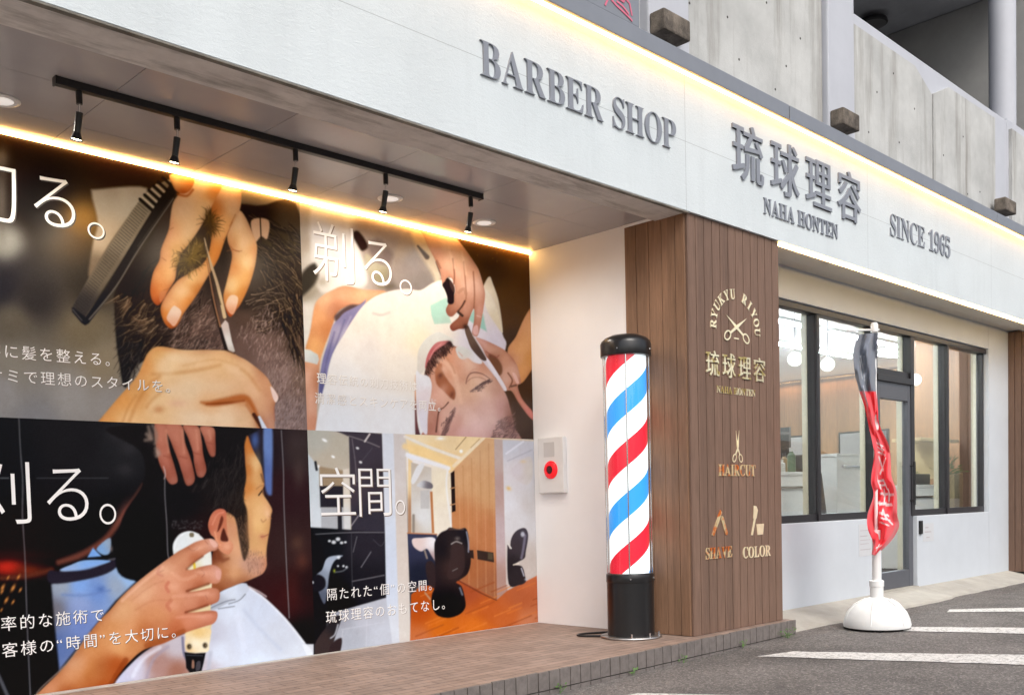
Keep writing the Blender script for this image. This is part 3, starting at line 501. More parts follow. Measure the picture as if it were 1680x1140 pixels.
    s.line([(704, 590), (712, 574), (724, 564)], 1.6, (230, 160, 152), .9, .7); s.blob(722, 616, 4, 5, (96, 50, 36), .7, .6); s.blob(741, 647, 3, 5, (104, 56, 40), .6, .4)
    # working hand with the razor
    s.poly([(727, 464), (734, 456), (744, 470), (745, 482), (738, 494), (731, 480)], (34, 24, 24), 1.2)
    s.line([(716, 430), (722, 446), (730, 462)], 4, (70, 46, 36), 1.6, .8)
    s.poly([(688, 372), (695, 388), (702, 405), (714, 428), (722, 448), (726, 470), (730, 460), (737, 454), (744, 464), (746, 480), (738, 494), (731, 508), (735, 518), (742, 519), (751, 511), (752, 520), (738, 534), (742, 543), (752, 540), (764, 538), (769, 524), (777, 506), (777, 527), (774, 546), (779, 552), (784, 549), (789, 528), (795, 488), (793, 470), (786, 446), (780, 434), (765, 412), (749, 392), (735, 375)],
        [(705, 392, (232, 178, 126)), (735, 395, (240, 196, 150)), (715, 420, (216, 152, 116)), (735, 430, (222, 170, 134)), (728, 450, (196, 136, 106)), (760, 420, (226, 176, 134)), (775, 440, (206, 150, 116)), (755, 450, (216, 164, 132)), (745, 475, (212, 160, 128)), (765, 470, (220, 172, 144)), (740, 505, (176, 118, 90)), (735, 515, (150, 88, 70)), (758, 488, (196, 140, 110)), (765, 505, (206, 150, 124)), (745, 530, (166, 102, 74)), (742, 541, (130, 66, 52)), (760, 533, (146, 88, 62)), (785, 470, (224, 176, 150)), (786, 510, (216, 160, 138)), (780, 545, (200, 140, 122)), (775, 500, (190, 132, 104))], 1.2, rim=0.3, rw=5)
    s.line([(731, 468), (738, 480), (739, 494)], 11, (36, 26, 28), 1.3); s.poly([(737, 458), (745, 470), (744, 480), (738, 470)], (86, 58, 50), 1.2, .8)
    for q, w, c, o in (([(742, 425), (745, 450), (744, 466)], 2.4, (126, 74, 52), .8), ([(760, 430), (763, 462), (764, 490), (757, 505)], 2.2, (150, 96, 70), .7), ([(776, 446), (778, 480), (777, 506)], 2.2, (140, 88, 64), .75), ([(716, 428), (722, 440)], 3, (130, 80, 58), .6), ([(750, 512), (757, 503), (762, 494)], 2.6, (70, 40, 30), .85), ([(735, 404), (745, 440)], 4, (240, 196, 158), .4), ([(757, 414), (764, 450)], 4, (238, 192, 154), .4), ([(752, 480), (760, 474), (764, 482)], 5, (170, 120, 92), .6), ([(782, 518), (788, 520)], 1.5, (220, 180, 168), .8)):
        s.line(q, w, c, 1.2, o)
    s.poly([(777, 536), (783, 534), (784, 547), (779, 550), (775, 545)], (226, 180, 170), .9, .8); s.line([(752, 513), (758, 518)], 4, (50, 34, 28), 1.2, .9)
    s.poly([(762, 541), (767, 534), (774, 548), (785, 566), (797, 587), (795, 592), (787, 588), (773, 572), (767, 558)], [(770, 550, (104, 80, 66)), (790, 583, (84, 62, 52))], 1); s.line([(775, 550), (786, 568), (797, 586)], 1.6, (190, 172, 166), .8, .8); s.blob(763, 536, 4, 4, (50, 30, 24), .9)
    s.finish()
    return s
def print_clip():
    s = Print(XL, XM, 0.004, ZM, seed=5)
    s.C[:] = s.color([(0, 760, (24, 25, 27)), (120, 720, (32, 30, 31)), (200, 740, (36, 35, 36)), (200, 860, (22, 22, 23)), (20, 900, (30, 20, 20)), (60, 1000, (20, 18, 20)), (60, 1100, (18, 18, 20)), (440, 740, (40, 30, 34)), (470, 800, (50, 30, 32)), (490, 740, (58, 46, 44)), (480, 900, (56, 38, 36)), (470, 980, (58, 28, 28)), (500, 960, (40, 26, 26)), (500, 1040, (26, 22, 24)), (300, 850, (24, 22, 24)), (-80, 900, (30, 22, 22))], s.U, s.V)
    for x, y, r in ((210, 735, 18), (225, 720, 14), (190, 712, 16), (205, 770, 14)): s.blob(x, y, r, r*.8, (62, 58, 60), .5)
    s.blob(12, 930, 26, 13, (196, 42, 30), .95, 0, 1.3); s.blob(48, 936, 26, 10, (120, 44, 26), .8); s.line([(0, 948), (40, 945), (84, 934)], 7, (100, 48, 34), 4, .8); s.blob(10, 910, 60, 8, (50, 20, 18), .7)
    s.line([(234, 795, 3), (214, 828, 7), (194, 856, 9), (172, 884, 9), (136, 908, 10), (96, 922, 8)], 7, (124, 68, 54), 4.5, .85); s.blob(205, 838, 10, 20, (150, 84, 72), .5, .6)
    win = [(99, 936), (135, 921), (168, 920), (206, 926), (222, 954), (189, 985), (147, 1036), (97, 1098), (88, 1010), (84, 959)]
    s.poly(win, [(100, 960, (150, 158, 168)), (130, 960, (128, 166, 222)), (160, 970, (110, 140, 196)), (130, 990, (140, 156, 196)), (190, 960, (152, 164, 180)), (210, 945, (150, 184, 224)), (100, 1060, (92, 112, 160)), (130, 1020, (110, 130, 184)), (90, 1000, (110, 106, 112))], 3, 1, False)
    s.line([(102, 975), (140, 976), (180, 968)], 4, (104, 128, 178), 3, .6); s.blob(165, 966, 6, 5, (78, 104, 160), .8)
    s.poly([(80, 936), (100, 937), (140, 934), (176, 922), (199, 908), (199, 914), (186, 934), (150, 948), (84, 957)], (40, 35, 44), 2); s.line([(178, 918), (196, 914), (199, 906)], 3, (96, 92, 96), 1.6, .8)
    s.poly([(98, 934), (116, 926), (136, 919), (166, 918), (180, 921), (140, 931), (110, 936)], [(110, 932, (150, 176, 214)), (150, 924, (130, 170, 222))], 1.5)
    s.poly([(143, 914), (152, 898), (166, 912)], (122, 166, 224), 1.4, 1, False); s.poly([(159, 898), (180, 882), (180, 905), (172, 910), (162, 906)], [(165, 898, (120, 160, 206)), (176, 890, (150, 166, 182))], 1.6); s.blob(182, 900, 3, 5, (170, 150, 140), .5)
    for x, y, r in ((4, 963, 4), (21, 964, 4.5), (33, 967, 3), (10, 984, 4), (21, 987, 3), (13, 947, 2.4), (30, 946, 3), (2, 1000, 2.5), (3, 970, 3)): s.blob(x, y, r*.55, r*1.4, (226, 144, 70), .95, .5)
    s.line([(-6, 1100), (2, 1118), (14, 1145)], 6, (84, 84, 88), 1.6, .9)
    # right background
    s.poly([(432, 700), (446, 700), (446, 790), (444, 812), (434, 795)], [(439, 720, (110, 136, 190)), (440, 790, (92, 112, 168))], 3); s.blob(418, 722, 7, 16, (78, 102, 160), .9); s.blob(425, 760, 7, 20, (34, 40, 54), .7)
    s.blob(490, 775, 9, 22, (84, 66, 60), .6); s.blob(488, 890, 10, 12, (96, 66, 52), .6); s.blob(495, 920, 10, 14, (110, 60, 46), .5); s.blob(486, 725, 16, 16, (70, 56, 54), .5); s.blob(480, 960, 14, 30, (74, 34, 30), .5)
    # white cape
    s.poly([(180, 1150), (186, 1122), (215, 1088), (244, 1064), (280, 1046), (306, 1036), (330, 1010), (345, 994), (362, 972), (399, 957), (407, 961), (420, 970), (434, 980), (468, 1013), (498, 1051), (514, 1077), (520, 1150)],
        [(380, 1000, (214, 220, 230)), (420, 1000, (206, 212, 224)), (400, 1050, (212, 218, 230)), (460, 1050, (206, 210, 218)), (490, 1070, (214, 218, 224)), (360, 1070, (216, 222, 232)), (350, 1040, (196, 196, 206)), (290, 1060, (196, 186, 190)), (260, 1090, (170, 130, 118)), (290, 1100, (156, 104, 84)), (220, 1095, (204, 200, 214)), (200, 1120, (200, 198, 216)), (340, 1100, (196, 184, 188)), (420, 1090, (218, 226, 236))], 1.6)
    s.line([(218, 1108), (235, 1080), (262, 1062)], 6, (230, 232, 240), 3, .6); s.line([(240, 1110), (252, 1080), (275, 1060)], 5, (160, 150, 164), 3, .6); s.line([(400, 1000), (425, 1030), (460, 1065)], 5, (190, 198, 214), 4, .6); s.line([(410, 965), (436, 984), (468, 1016), (498, 1053)], 3, (240, 240, 240), 1.5, .6); s.line([(390, 1010), (400, 1060)], 8, (226, 230, 240), 5, .5)
    s.poly([(495, 1056), (514, 1056), (514, 1080), (505, 1080)], (232, 234, 236), 1.2, .9, False)
    # neck and face
    s.poly([(400, 715), (405, 712), (413, 734), (421, 750), (428, 763), (431, 778), (433, 794), (430, 806), (432, 812), (440, 824), (446, 836), (444, 846), (443, 862), (440, 880), (437, 900), (437, 918), (437, 928), (431, 940), (418, 947), (404, 953), (390, 958), (358, 972), (344, 990), (345, 930), (350, 900), (360, 850), (375, 838), (398, 810), (402, 770)],
        [(408, 730, (226, 140, 66)), (408, 770, (206, 124, 60)), (420, 760, (238, 192, 130)), (425, 790, (230, 176, 112)), (405, 800, (222, 142, 72)), (420, 825, (234, 180, 118)), (438, 836, (240, 186, 132)), (410, 840, (226, 168, 106)), (428, 860, (238, 188, 122)), (415, 890, (216, 164, 106)), (432, 900, (230, 176, 116)), (425, 925, (206, 158, 134)), (405, 925, (202, 156, 132)), (434, 925, (220, 150, 112)), (385, 900, (222, 164, 122)), (385, 940, (214, 156, 108)), (365, 940, (186, 120, 78)), (352, 910, (120, 62, 40)), (355, 965, (150, 84, 50)), (375, 870, (210, 148, 110)), (395, 955, (170, 110, 74))], 1.4, rim=0.24, rw=7)
    # hair
    s.poly([(180, 700), (408, 702), (404, 716), (399, 735), (399, 752), (403, 772), (403, 788), (399, 806), (400, 822), (405, 838), (407, 870), (408, 896), (404, 914), (400, 919), (396, 908), (391, 880), (386, 852), (376, 842), (360, 832), (346, 840), (341, 856), (345, 880), (330, 930), (270, 940), (222, 952), (190, 930), (200, 850), (235, 790), (230, 740)],
        [(300, 820, (27, 25, 26)), (380, 740, (30, 27, 27)), (395, 820, (40, 32, 28)), (400, 890, (70, 54, 44)), (330, 760, (24, 22, 23)), (370, 800, (36, 32, 31)), (240, 900, (20, 20, 21)), (220, 940, (20, 20, 22)), (345, 880, (40, 24, 24))], 2.2)
    s.hairs(240, [(330, 760), (400, 720), (402, 830), (350, 830)], lambda x, y: 1.9, 26, [(52, 46, 44), (20, 18, 19), (64, 56, 52)], (1.2, .5), .45); s.hairs(90, [(388, 845), (405, 845), (407, 905), (400, 915)], lambda x, y: 1.5, 9, [(30, 24, 22), (120, 90, 66)], (1.2, .4), .6)
    s.hairs(120, [(405, 900), (437, 905), (430, 940), (405, 945)], lambda x, y: 1.7, 4, [(130, 96, 78), (110, 84, 72)], (1, .4), .4)
    s.line([(340, 786), (332, 800)], 3, (88, 78, 74), 2.5, .4); s.line([(322, 795), (316, 806)], 3, (70, 58, 54), 2.5, .4)
    s.line([(424, 812), (430, 804), (433, 800)], 2.2, (40, 26, 22), .9, .9); s.line([(428, 778), (432, 790)], 3, (96, 64, 46), 1.5, .7); s.line([(440, 846), (444, 850)], 2, (190, 120, 84), 1.2, .7); s.line([(430, 800), (432, 812)], 2, (206, 140, 92), 1, .5)
    s.line([(370, 918), (372, 950)], 6, (196, 136, 96), 4, .5); s.line([(357, 910, 8), (364, 918, 8), (374, 916, 4)], 6, (130, 70, 44), 3, .8)
    for x, y, rx, ry, c, o, a in ((420, 765, 6, 20, (246, 204, 144), .5, .1), (424, 845, 9, 22, (246, 198, 138), .5, .05), (408, 868, 6, 26, (196, 136, 88), .5, 0), (418, 925, 14, 9, (170, 122, 100), .45, .2), (438, 842, 4, 7, (250, 206, 160), .6, 0), (384, 930, 8, 24, (226, 172, 130), .4, .2), (376, 955, 12, 8, (150, 90, 60), .5, .3), (430, 880, 5, 4, (190, 112, 86), .6, .2)):
        s.blob(x, y, rx, ry, c, o, a)
    s.line([(440, 876), (434, 879), (428, 880)], 1.8, (150, 84, 66), 1, .7); s.line([(420, 802), (427, 797), (433, 796)], 1.6, (150, 96, 60), 1, .5); s.line([(436, 852), (431, 856), (428, 852)], 2, (176, 116, 78), 1.3, .6)
    # ear
    s.poly([(341, 862), (344, 848), (351, 838), (361, 834), (370, 838), (371, 850), (372, 870), (376, 884), (382, 893), (380, 904), (373, 909), (363, 905), (356, 896), (351, 882), (345, 876)], [(350, 850, (212, 128, 96)), (362, 838, (206, 110, 82)), (346, 866, (190, 98, 70)), (366, 860, (196, 116, 82)), (358, 885, (220, 140, 100)), (372, 895, (226, 158, 122)), (354, 872, (206, 130, 98)), (376, 904, (206, 130, 94))], 1.2)
    s.poly([(363, 846), (366, 852), (361, 866), (356, 872), (359, 858)], (96, 40, 28), 1.3, .9); s.poly([(366, 866), (371, 876), (374, 886), (368, 888), (361, 884)], (70, 30, 24), 1.4, .9); s.line([(348, 860), (356, 844), (366, 840)], 2.4, (232, 158, 126), 1.4, .6); s.line([(352, 872), (356, 888), (361, 894)], 2.5, (236, 166, 124), 1.3, .7); s.blob(372, 897, 5, 5, (238, 176, 140), .6)
    # collar
    s.poly([(359, 972), (380, 962), (398, 956), (407, 962), (406, 970), (398, 980), (375, 988), (350, 1000), (341, 996), (358, 984)], [(380, 968, (216, 222, 230)), (400, 965, (200, 206, 216)), (360, 992, (176, 180, 188))], 1.2)
    for q in ([(345, 997), (370, 986), (385, 983)], [(375, 990), (392, 984), (402, 974)], [(358, 998), (384, 994)]): s.line(q, 1.8, (110, 112, 120), 1, .7)
    s.line([(408, 962), (424, 970), (436, 978)], 3, (220, 200, 196), 1.2, .7)
    # upper fingers
    F = [[(253, 695), (272, 697), (274, 720), (279, 742), (286, 765), (291, 786), (288, 793), (278, 793), (268, 776), (258, 748)], [(270, 695), (297, 697), (303, 725), (312, 751), (318, 775), (319, 787), (314, 795), (305, 795), (298, 775), (292, 756), (280, 725)], [(300, 697), (324, 699), (330, 720), (333, 745), (338, 768), (336, 778), (331, 783), (323, 780), (318, 760), (316, 742), (308, 718)], [(328, 700), (350, 702), (353, 724), (353, 745), (350, 749), (345, 748), (340, 738), (334, 718)]]
    for f in F[::-1]:
        cx = sum(q[0] for q in f)/len(f); y1 = max(q[1] for q in f)
        s.poly(f, [(cx-8, 705, (204, 128, 102)), (cx+4, 705, (214, 142, 112)), (cx, (700+y1)/2, (206, 130, 104)), (cx+8, (700+y1)/2, (176, 98, 74)), (cx+6, y1-18, (168, 94, 74)), (cx+12, y1-3, (178, 112, 92)), (cx-6, (700+y1)/2+8, (190, 112, 90))], 1.2, rim=.32, rw=5)
        s.line([(cx-6, (702+y1)/2), (cx+5, (702+y1)/2+3)], 3, (150, 80, 62), 1.8, .5); s.line([(cx-2, 706), (cx+1, (702+y1)/2-6)], 4, (228, 160, 130), 2.5, .45)
    for q in ([(243, 700), (246, 718), (238, 722)], [(255, 735), (260, 744), (257, 748)], [(250, 698), (256, 712), (254, 728)], [(240, 712), (248, 720)]): s.line(q, 5, (150, 128, 112), 3, .7)
    s.blob(258, 742, 5, 6, (196, 160, 140), .7); s.blob(247, 716, 6, 8, (150, 124, 108), .6)
    # clipper
    s.blob(310, 860, 1, 1, (60, 60, 60), .1)
    for i in range(60): s.blob(s.rng.uniform(282, 336), s.rng.uniform(853, 868), 1.5, 1.2, (84, 80, 80), .5)
    s.poly([(283, 900), (285, 888), (294, 876), (308, 871), (322, 874), (334, 884), (345, 902), (347, 930), (347, 960), (345, 1000), (344, 1032), (307, 1034), (306, 1000), (305, 950), (298, 930), (287, 918)], [(300, 890, (226, 230, 226)), (325, 890, (234, 234, 228)), (335, 925, (236, 236, 228)), (325, 930, (226, 214, 170)), (325, 970, (230, 212, 166)), (325, 1020, (226, 200, 150))], 1.2)
    s.line([(285, 902), (290, 885), (308, 872), (326, 876)], 1.6, (246, 248, 246), .8, .7); s.poly([(311, 874), (317, 874), (317, 880), (311, 880)], (110, 96, 70), .9, .9); s.line([(318, 924), (319, 932)], 4, (226, 190, 40), 1, .9)
    s.poly([(306, 1034), (343, 1030), (345, 1044), (343, 1056), (339, 1069), (308, 1069), (303, 1056), (304, 1046)], [(325, 1038, (230, 190, 120)), (320, 1055, (244, 236, 210)), (335, 1060, (244, 228, 190)), (310, 1064, (230, 196, 140))], 1)
    for x, y in ((310, 1060), (336, 1058)): s.blob(x, y, 4, 4.6, (48, 38, 28), 1, 0, 2); s.blob(x+1, y, 1.6, 1.8, (150, 130, 90), .8)
    s.line([(299, 1045), (301, 1070), (306, 1082)], 4, (90, 92, 120), 1.4, .7)
    s.poly([(302, 1069), (320, 1071), (337, 1070), (334, 1085), (330, 1101), (312, 1104), (305, 1095), (304, 1080)], (24, 24, 26), 1, 1, False); s.poly([(315, 1082), (318, 1084), (318, 1095), (314, 1094)], (150, 110, 90), .9); s.poly([(322, 1086), (328, 1084), (328, 1096), (321, 1100)], (70, 66, 70), .9); s.line([(306, 1074), (332, 1075)], 1.5, (80, 80, 84), .8, .8); s.line([(345, 1070), (341, 1098)], 6, (176, 180, 192), 3, .6)
    # hand and forearm holding it
    arm = [(40, 1160), (62, 1136), (109, 1089), (147, 1037), (166, 1014), (180, 1000), (200, 977), (231, 949), (264, 924), (289, 906), (305, 897), (322, 888), (343, 883), (353, 886), (358, 894), (354, 902), (343, 905), (332, 912), (318, 922), (306, 932), (314, 934), (330, 929), (348, 926), (358, 930), (363, 937), (361, 952), (354, 957), (340, 957), (322, 964), (310, 970), (326, 968), (345, 964), (358, 967), (360, 978), (356, 987), (340, 993), (318, 999), (308, 1004), (325, 1003), (345, 1001), (355, 1003), (356, 1012), (350, 1022), (335, 1027), (302, 1038), (270, 1054), (238, 1064), (218, 1079), (196, 1103), (182, 1126), (170, 1160)]
    s.poly(arm, [(330, 895, (220, 150, 114)), (350, 892, (232, 176, 150)), (300, 915, (214, 150, 112)), (318, 915, (190, 112, 76)), (270, 930, (226, 166, 128)), (230, 965, (222, 164, 124)), (280, 955, (222, 154, 118)), (340, 938, (222, 154, 122)), (355, 935, (228, 170, 146)), (320, 945, (214, 142, 106)), (325, 955, (196, 118, 82)), (345, 975, (214, 146, 114)), (310, 980, (216, 148, 114)), (280, 985, (214, 146, 108)), (335, 988, (186, 110, 78)), (345, 1010, (214, 140, 110)), (310, 1015, (214, 138, 104)), (290, 1030, (190, 106, 66)), (260, 1010, (210, 142, 96)), (200, 1000, (220, 164, 116)), (180, 1040, (210, 144, 90)), (240, 1040, (186, 108, 60)), (220, 1060, (206, 138, 84)), (195, 1060, (226, 166, 110)), (150, 1060, (206, 138, 84)), (190, 1090, (176, 84, 36)), (120, 1100, (196, 124, 74)), (150, 1100, (196, 122, 66)), (120, 1090, (214, 160, 118)), (80, 1130, (206, 142, 100)), (110, 1140, (160, 80, 36)), (170, 1130, (168, 78, 32)), (150, 1130, (176, 98, 50))], 1.3, rim=0.3, rw=8)
    for q, w, c, o in (([(306, 933), (318, 922), (332, 912)], 3, (120, 58, 34), .7), ([(306, 969), (322, 964), (342, 957)], 3.5, (120, 56, 32), .8), ([(304, 1004), (320, 999), (340, 992)], 3.5, (120, 54, 32), .8), ([(276, 970), (272, 962), (276, 955)], 5, (196, 104, 80), .6), ([(278, 1000), (274, 992), (280, 985)], 6, (186, 96, 70), .5), ([(300, 1035), (270, 1048), (240, 1058)], 9, (140, 66, 28), .5), ([(200, 985), (232, 956), (266, 930)], 5, (240, 190, 156), .5), ([(206, 1082), (190, 1108), (178, 1130)], 9, (130, 52, 20), .6), ([(262, 930), (258, 940), (266, 944)], 4, (196, 120, 100), .5), ([(282, 940), (300, 950), (320, 944)], 6, (232, 172, 138), .4), ([(284, 978), (310, 976), (340, 972)], 6, (232, 170, 138), .4), ([(290, 1012), (320, 1010), (345, 1008)], 5, (230, 162, 130), .4)):
        s.line(q, w, c, 2, o)
    for q in ([(308, 898), (316, 903), (324, 898)], [(330, 934), (335, 940), (331, 946)], [(336, 975), (340, 982)], [(336, 887), (341, 892)], [(268, 935), (262, 938)]): s.line(q, 1.3, (150, 84, 66), .9, .55)
    for x, y, rx, ry, c, o, a in ((270, 935, 9, 8, (238, 184, 148), .5, .4), (284, 962, 8, 7, (236, 176, 142), .5, .4), (284, 992, 8, 7, (232, 168, 136), .5, .4), (240, 975, 22, 9, (236, 182, 142), .4, -.7), (210, 1030, 22, 10, (226, 164, 116), .4, -.8), (255, 1025, 20, 10, (186, 112, 70), .45, -.4), (325, 899, 12, 4, (240, 186, 154), .5, -.3), (330, 938, 12, 4, (238, 182, 150), .5, .1), (330, 974, 12, 4, (236, 174, 142), .5, .05), (330, 1012, 12, 4, (230, 166, 136), .5, 0), (120, 1100, 14, 30, (226, 170, 126), .4, .7), (165, 1095, 14, 26, (150, 76, 36), .4, .7)):
        s.blob(x, y, rx, ry, c, o, a)
    s.line([(222, 1000), (250, 985), (280, 984)], 3, (190, 120, 84), 2, .35); s.line([(215, 985), (245, 962), (268, 952)], 3, (192, 124, 90), 2, .3)
    s.poly([(343, 884), (352, 887), (357, 894), (351, 898), (345, 891)], (236, 184, 164), 1, .8); s.poly([(354, 935), (362, 938), (360, 950), (354, 947)], (226, 168, 150), 1, .7)
    for q in ([(80, 1145), (60, 1136), (109, 1088), (147, 1036)],): s.line(q, 2, (232, 196, 170), 1.4, .5)
    # creases of the sheet
    for q in ([(30, 684), (33, 740), (36, 790), (36, 840), (38, 870), (41, 920), (43, 980), (44, 1020), (47, 1070), (50, 1140)], [(270, 770), (271, 810), (274, 860), (275, 905), (277, 915)], [(461, 706), (464, 770), (465, 820), (468, 900), (471, 950), (474, 1013)]):
        s.line([(x+s.rng.normal(0, .5), y) for x, y in q], 1.7, (136, 132, 132), .7, .75)
    s.line([(268, 765), (271, 778), (269, 785)], 2, (210, 180, 170), .8, .7); s.line([(60, 784), (120, 784), (177, 784)], 1.4, (96, 96, 98), .7, .6); s.line([(0, 784), (14, 784)], 1.6, (150, 150, 150), .7, .7)
    s.finish()
    return s
def print_room():
    s = Print(XM, XR, 0.004, ZM, seed=6)
    s.C[:] = s.color([(510, 760, (196, 198, 198)), (600, 800, (62, 54, 60)), (600, 930, (32, 32, 36)), (700, 760, (236, 222, 196)), (760, 730, (238, 208, 160)), (850, 830, (216, 210, 208)), (850, 900, (206, 198, 192))], s.U, s.V)
    P = lambda *a, **k: s.poly(*a, smooth=False, **k)
    # left: mirror room
    P([(500, 700), (572, 712), (576, 876), (510, 876)], [(520, 720, (188, 184, 170)), (560, 730, (192, 182, 162)), (540, 760, (196, 182, 160)), (560, 800, (206, 192, 168))])
    P([(502, 740), (525, 770), (530, 876), (505, 876)], [(512, 780, (206, 212, 212)), (520, 860, (214, 218, 218))], soft=1.5)
    P([(523, 765), (566, 772), (566, 800), (524, 800)], (164, 140, 110), soft=2); P([(524, 797), (563, 797), (563, 832), (525, 832)], (44, 40, 46), soft=1.4); P([(526, 832), (563, 832), (566, 876), (527, 876)], (178, 178, 178), soft=1.4); P([(553, 832), (560, 832), (561, 876), (554, 876)], (40, 38, 42), soft=1); P([(562, 770), (572, 768), (575, 876), (564, 876)], [(568, 800, (226, 212, 192)), (570, 860, (214, 212, 206))], soft=1.2)
    for x, y, rx, ry in ((532, 722, 5, 2.4), (546, 749, 3.5, 2.2), (521, 765, 3, 3)): s.blob(x, y, rx, ry, (252, 250, 244), 1, .5, 2)
    s.line([(517, 758), (519, 770)], 4, (44, 42, 44), 1.2)
    # dark marble
    P([(545, 704), (627, 712), (632, 874), (577, 874), (572, 716)], [(600, 740, (66, 58, 66)), (600, 850, (54, 50, 58)), (585, 800, (70, 60, 66)), (620, 780, (60, 52, 58))])
    s.line([(572, 715), (600, 724), (622, 733)], 2, (150, 140, 138), 1, .7); s.line([(577, 720), (582, 755), (585, 790)], 2, (130, 120, 122), 1.2, .6); s.line([(598, 724), (606, 712)], 3, (224, 214, 204), 1, .9); s.line([(576, 862), (588, 845)], 2, (180, 170, 168), 1, .7); s.line([(578, 796), (598, 796), (628, 790)], 1.6, (110, 100, 102), 1, .5); s.line([(590, 760), (610, 735)], 1.2, (100, 92, 98), 1, .6)
    for x, y in ((586, 735), (591, 758)): s.blob(x, y, 3, 2, (244, 240, 236), .95, .4, 2)
    P([(500, 864), (632, 872), (634, 982), (545, 1006), (520, 1010)], [(530, 890, (24, 26, 28)), (600, 890, (44, 40, 46)), (600, 960, (34, 32, 36)), (560, 980, (18, 18, 20))], soft=1.2); s.line([(516, 876), (576, 873), (630, 873)], 1.6, (128, 124, 126), .9, .8)
    s.line([(576, 874), (577, 940), (578, 980)], 1.4, (74, 72, 76), .9, .7); s.line([(608, 905), (592, 930)], 1.4, (140, 136, 140), .9, .8); s.line([(585, 880), (579, 905)], 1.4, (128, 124, 126), .9, .7); s.line([(630, 943), (605, 948), (578, 953)], 1.8, (120, 116, 120), .9, .8); s.line([(612, 885), (624, 895), (630, 888)], 1.2, (90, 86, 92), .9, .6)
    for x, y, r in ((540, 887, 2.6), (547, 889, 4), (554, 884, 4), (560, 890, 3), (566, 889, 2.4)): s.blob(x, y, r, r*.8, (230, 230, 230), .95, 0, 2)
    # grey floor, white pillar, beige strip
    P([(545, 1005), (636, 979), (646, 1056), (556, 1072), (535, 1072)], [(600, 1010, (190, 190, 196)), (570, 1050, (176, 178, 184)), (630, 1040, (196, 198, 204)), (560, 1010, (160, 160, 166))], soft=1.2)
    for q in ([(562, 1034), (557, 1068)], [(602, 1010), (600, 1060)], [(560, 1032), (630, 1020)]): s.line(q, 1.2, (206, 206, 210), .9, .6)
    P([(626, 708), (647, 710), (658, 1062), (644, 1062), (633, 980), (631, 874)], [(638, 760, (220, 222, 226)), (642, 950, (206, 212, 222)), (650, 1040, (212, 214, 218))], soft=1.2)
    P([(645, 708), (664, 712), (674, 1062), (655, 1062), (650, 900)], [(656, 740, (214, 204, 196)), (660, 900, (214, 200, 186)), (665, 1040, (216, 206, 194))], soft=1.2)
    # black chair on the left
    s.poly([(495, 860), (508, 866), (522, 884), (530, 904), (533, 918), (526, 936), (522, 950), (532, 975), (538, 1000), (535, 1030), (540, 1074), (515, 1080), (500, 1052), (490, 1040)], (24, 22, 26), 1.6)
    s.poly([(534, 918), (543, 912), (562, 911), (548, 920), (540, 940), (537, 965), (532, 990), (522, 970), (518, 945), (528, 934)], [(540, 925, (170, 178, 190)), (530, 945, (130, 138, 150)), (530, 980, (84, 90, 104))], 1.3); s.poly([(511, 953), (520, 942), (532, 948), (533, 962), (522, 970), (513, 966)], (30, 28, 32), 1.5)
    for x, y, r in ((555, 914, 3), (512, 955, 2.4), (563, 928, 2), (568, 930, 2.2), (554, 928, 1.8)): s.blob(x, y, r, r, (228, 230, 232), .9, 0, 2)
    s.line([(550, 938), (562, 936), (570, 930)], 2, (120, 122, 126), 1, .7); s.blob(548, 936, 1.8, 3, (180, 190, 60), .8)
    s.poly([(516, 1056), (536, 1026), (550, 1010), (560, 1012), (552, 1036), (545, 1060), (540, 1076), (514, 1082)], [(530, 1050, (60, 48, 46)), (550, 1025, (40, 36, 38))], 1.6); s.line([(554, 1024), (549, 1040), (542, 1046)], 2.5, (190, 190, 194), 1, .8); s.poly([(543, 1056), (560, 1046), (556, 1072), (540, 1074)], (52, 40, 40), 1.5); s.poly([(496, 1048), (513, 1062), (514, 1084), (496, 1090)], [(500, 1062, (196, 204, 214)), (510, 1076, (220, 222, 224))], 1.2)
    # right hand room: cream ceiling, walls, mirror
    P([(664, 712), (798, 718), (742, 772), (735, 776), (672, 750)], [(690, 720, (244, 222, 180)), (740, 730, (240, 212, 164)), (770, 724, (244, 216, 164)), (690, 738, (250, 214, 146)), (730, 755, (246, 210, 150))], soft=1.2)
    s.line([(664, 716), (700, 732), (755, 752)], 5, (240, 232, 220), 1.5, .9); s.line([(664, 732), (700, 744), (736, 762)], 10, (252, 216, 150), 3, .8); s.line([(792, 720), (744, 764)], 5, (244, 224, 190), 1.2, .9); s.line([(764, 717), (747, 737)], 1.4, (150, 116, 80), .8, .8); s.line([(786, 720), (772, 734)], 1.2, (170, 136, 96), .8, .7); s.blob(722, 719, 7, 3, (250, 250, 246), .9); s.blob(756, 740, 3, 3, (255, 252, 244), 1, 0, 2)
    P([(666, 742), (735, 772), (741, 800), (742, 880), (670, 880)], [(680, 750, (240, 234, 228)), (725, 790, (240, 226, 196)), (735, 860, (236, 224, 202)), (690, 800, (236, 222, 196))], soft=1.2); s.line([(668, 746), (700, 756), (735, 768)], 7, (240, 240, 244), 2, .9); s.line([(734, 770), (732, 800), (740, 862)], 3, (238, 236, 232), 1.4, .8)
    P([(669, 752), (676, 756), (678, 878), (669, 878)], [(672, 770, (244, 214, 160)), (674, 860, (176, 130, 96))], soft=1); P([(674, 758), (707, 767), (709, 876), (674, 876)], [(685, 770, (200, 186, 168)), (690, 850, (224, 224, 220)), (676, 860, (196, 180, 160)), (700, 790, (214, 206, 194))], soft=1); P([(705, 806), (709, 806), (712, 874), (708, 874)], (190, 124, 74), soft=.9)
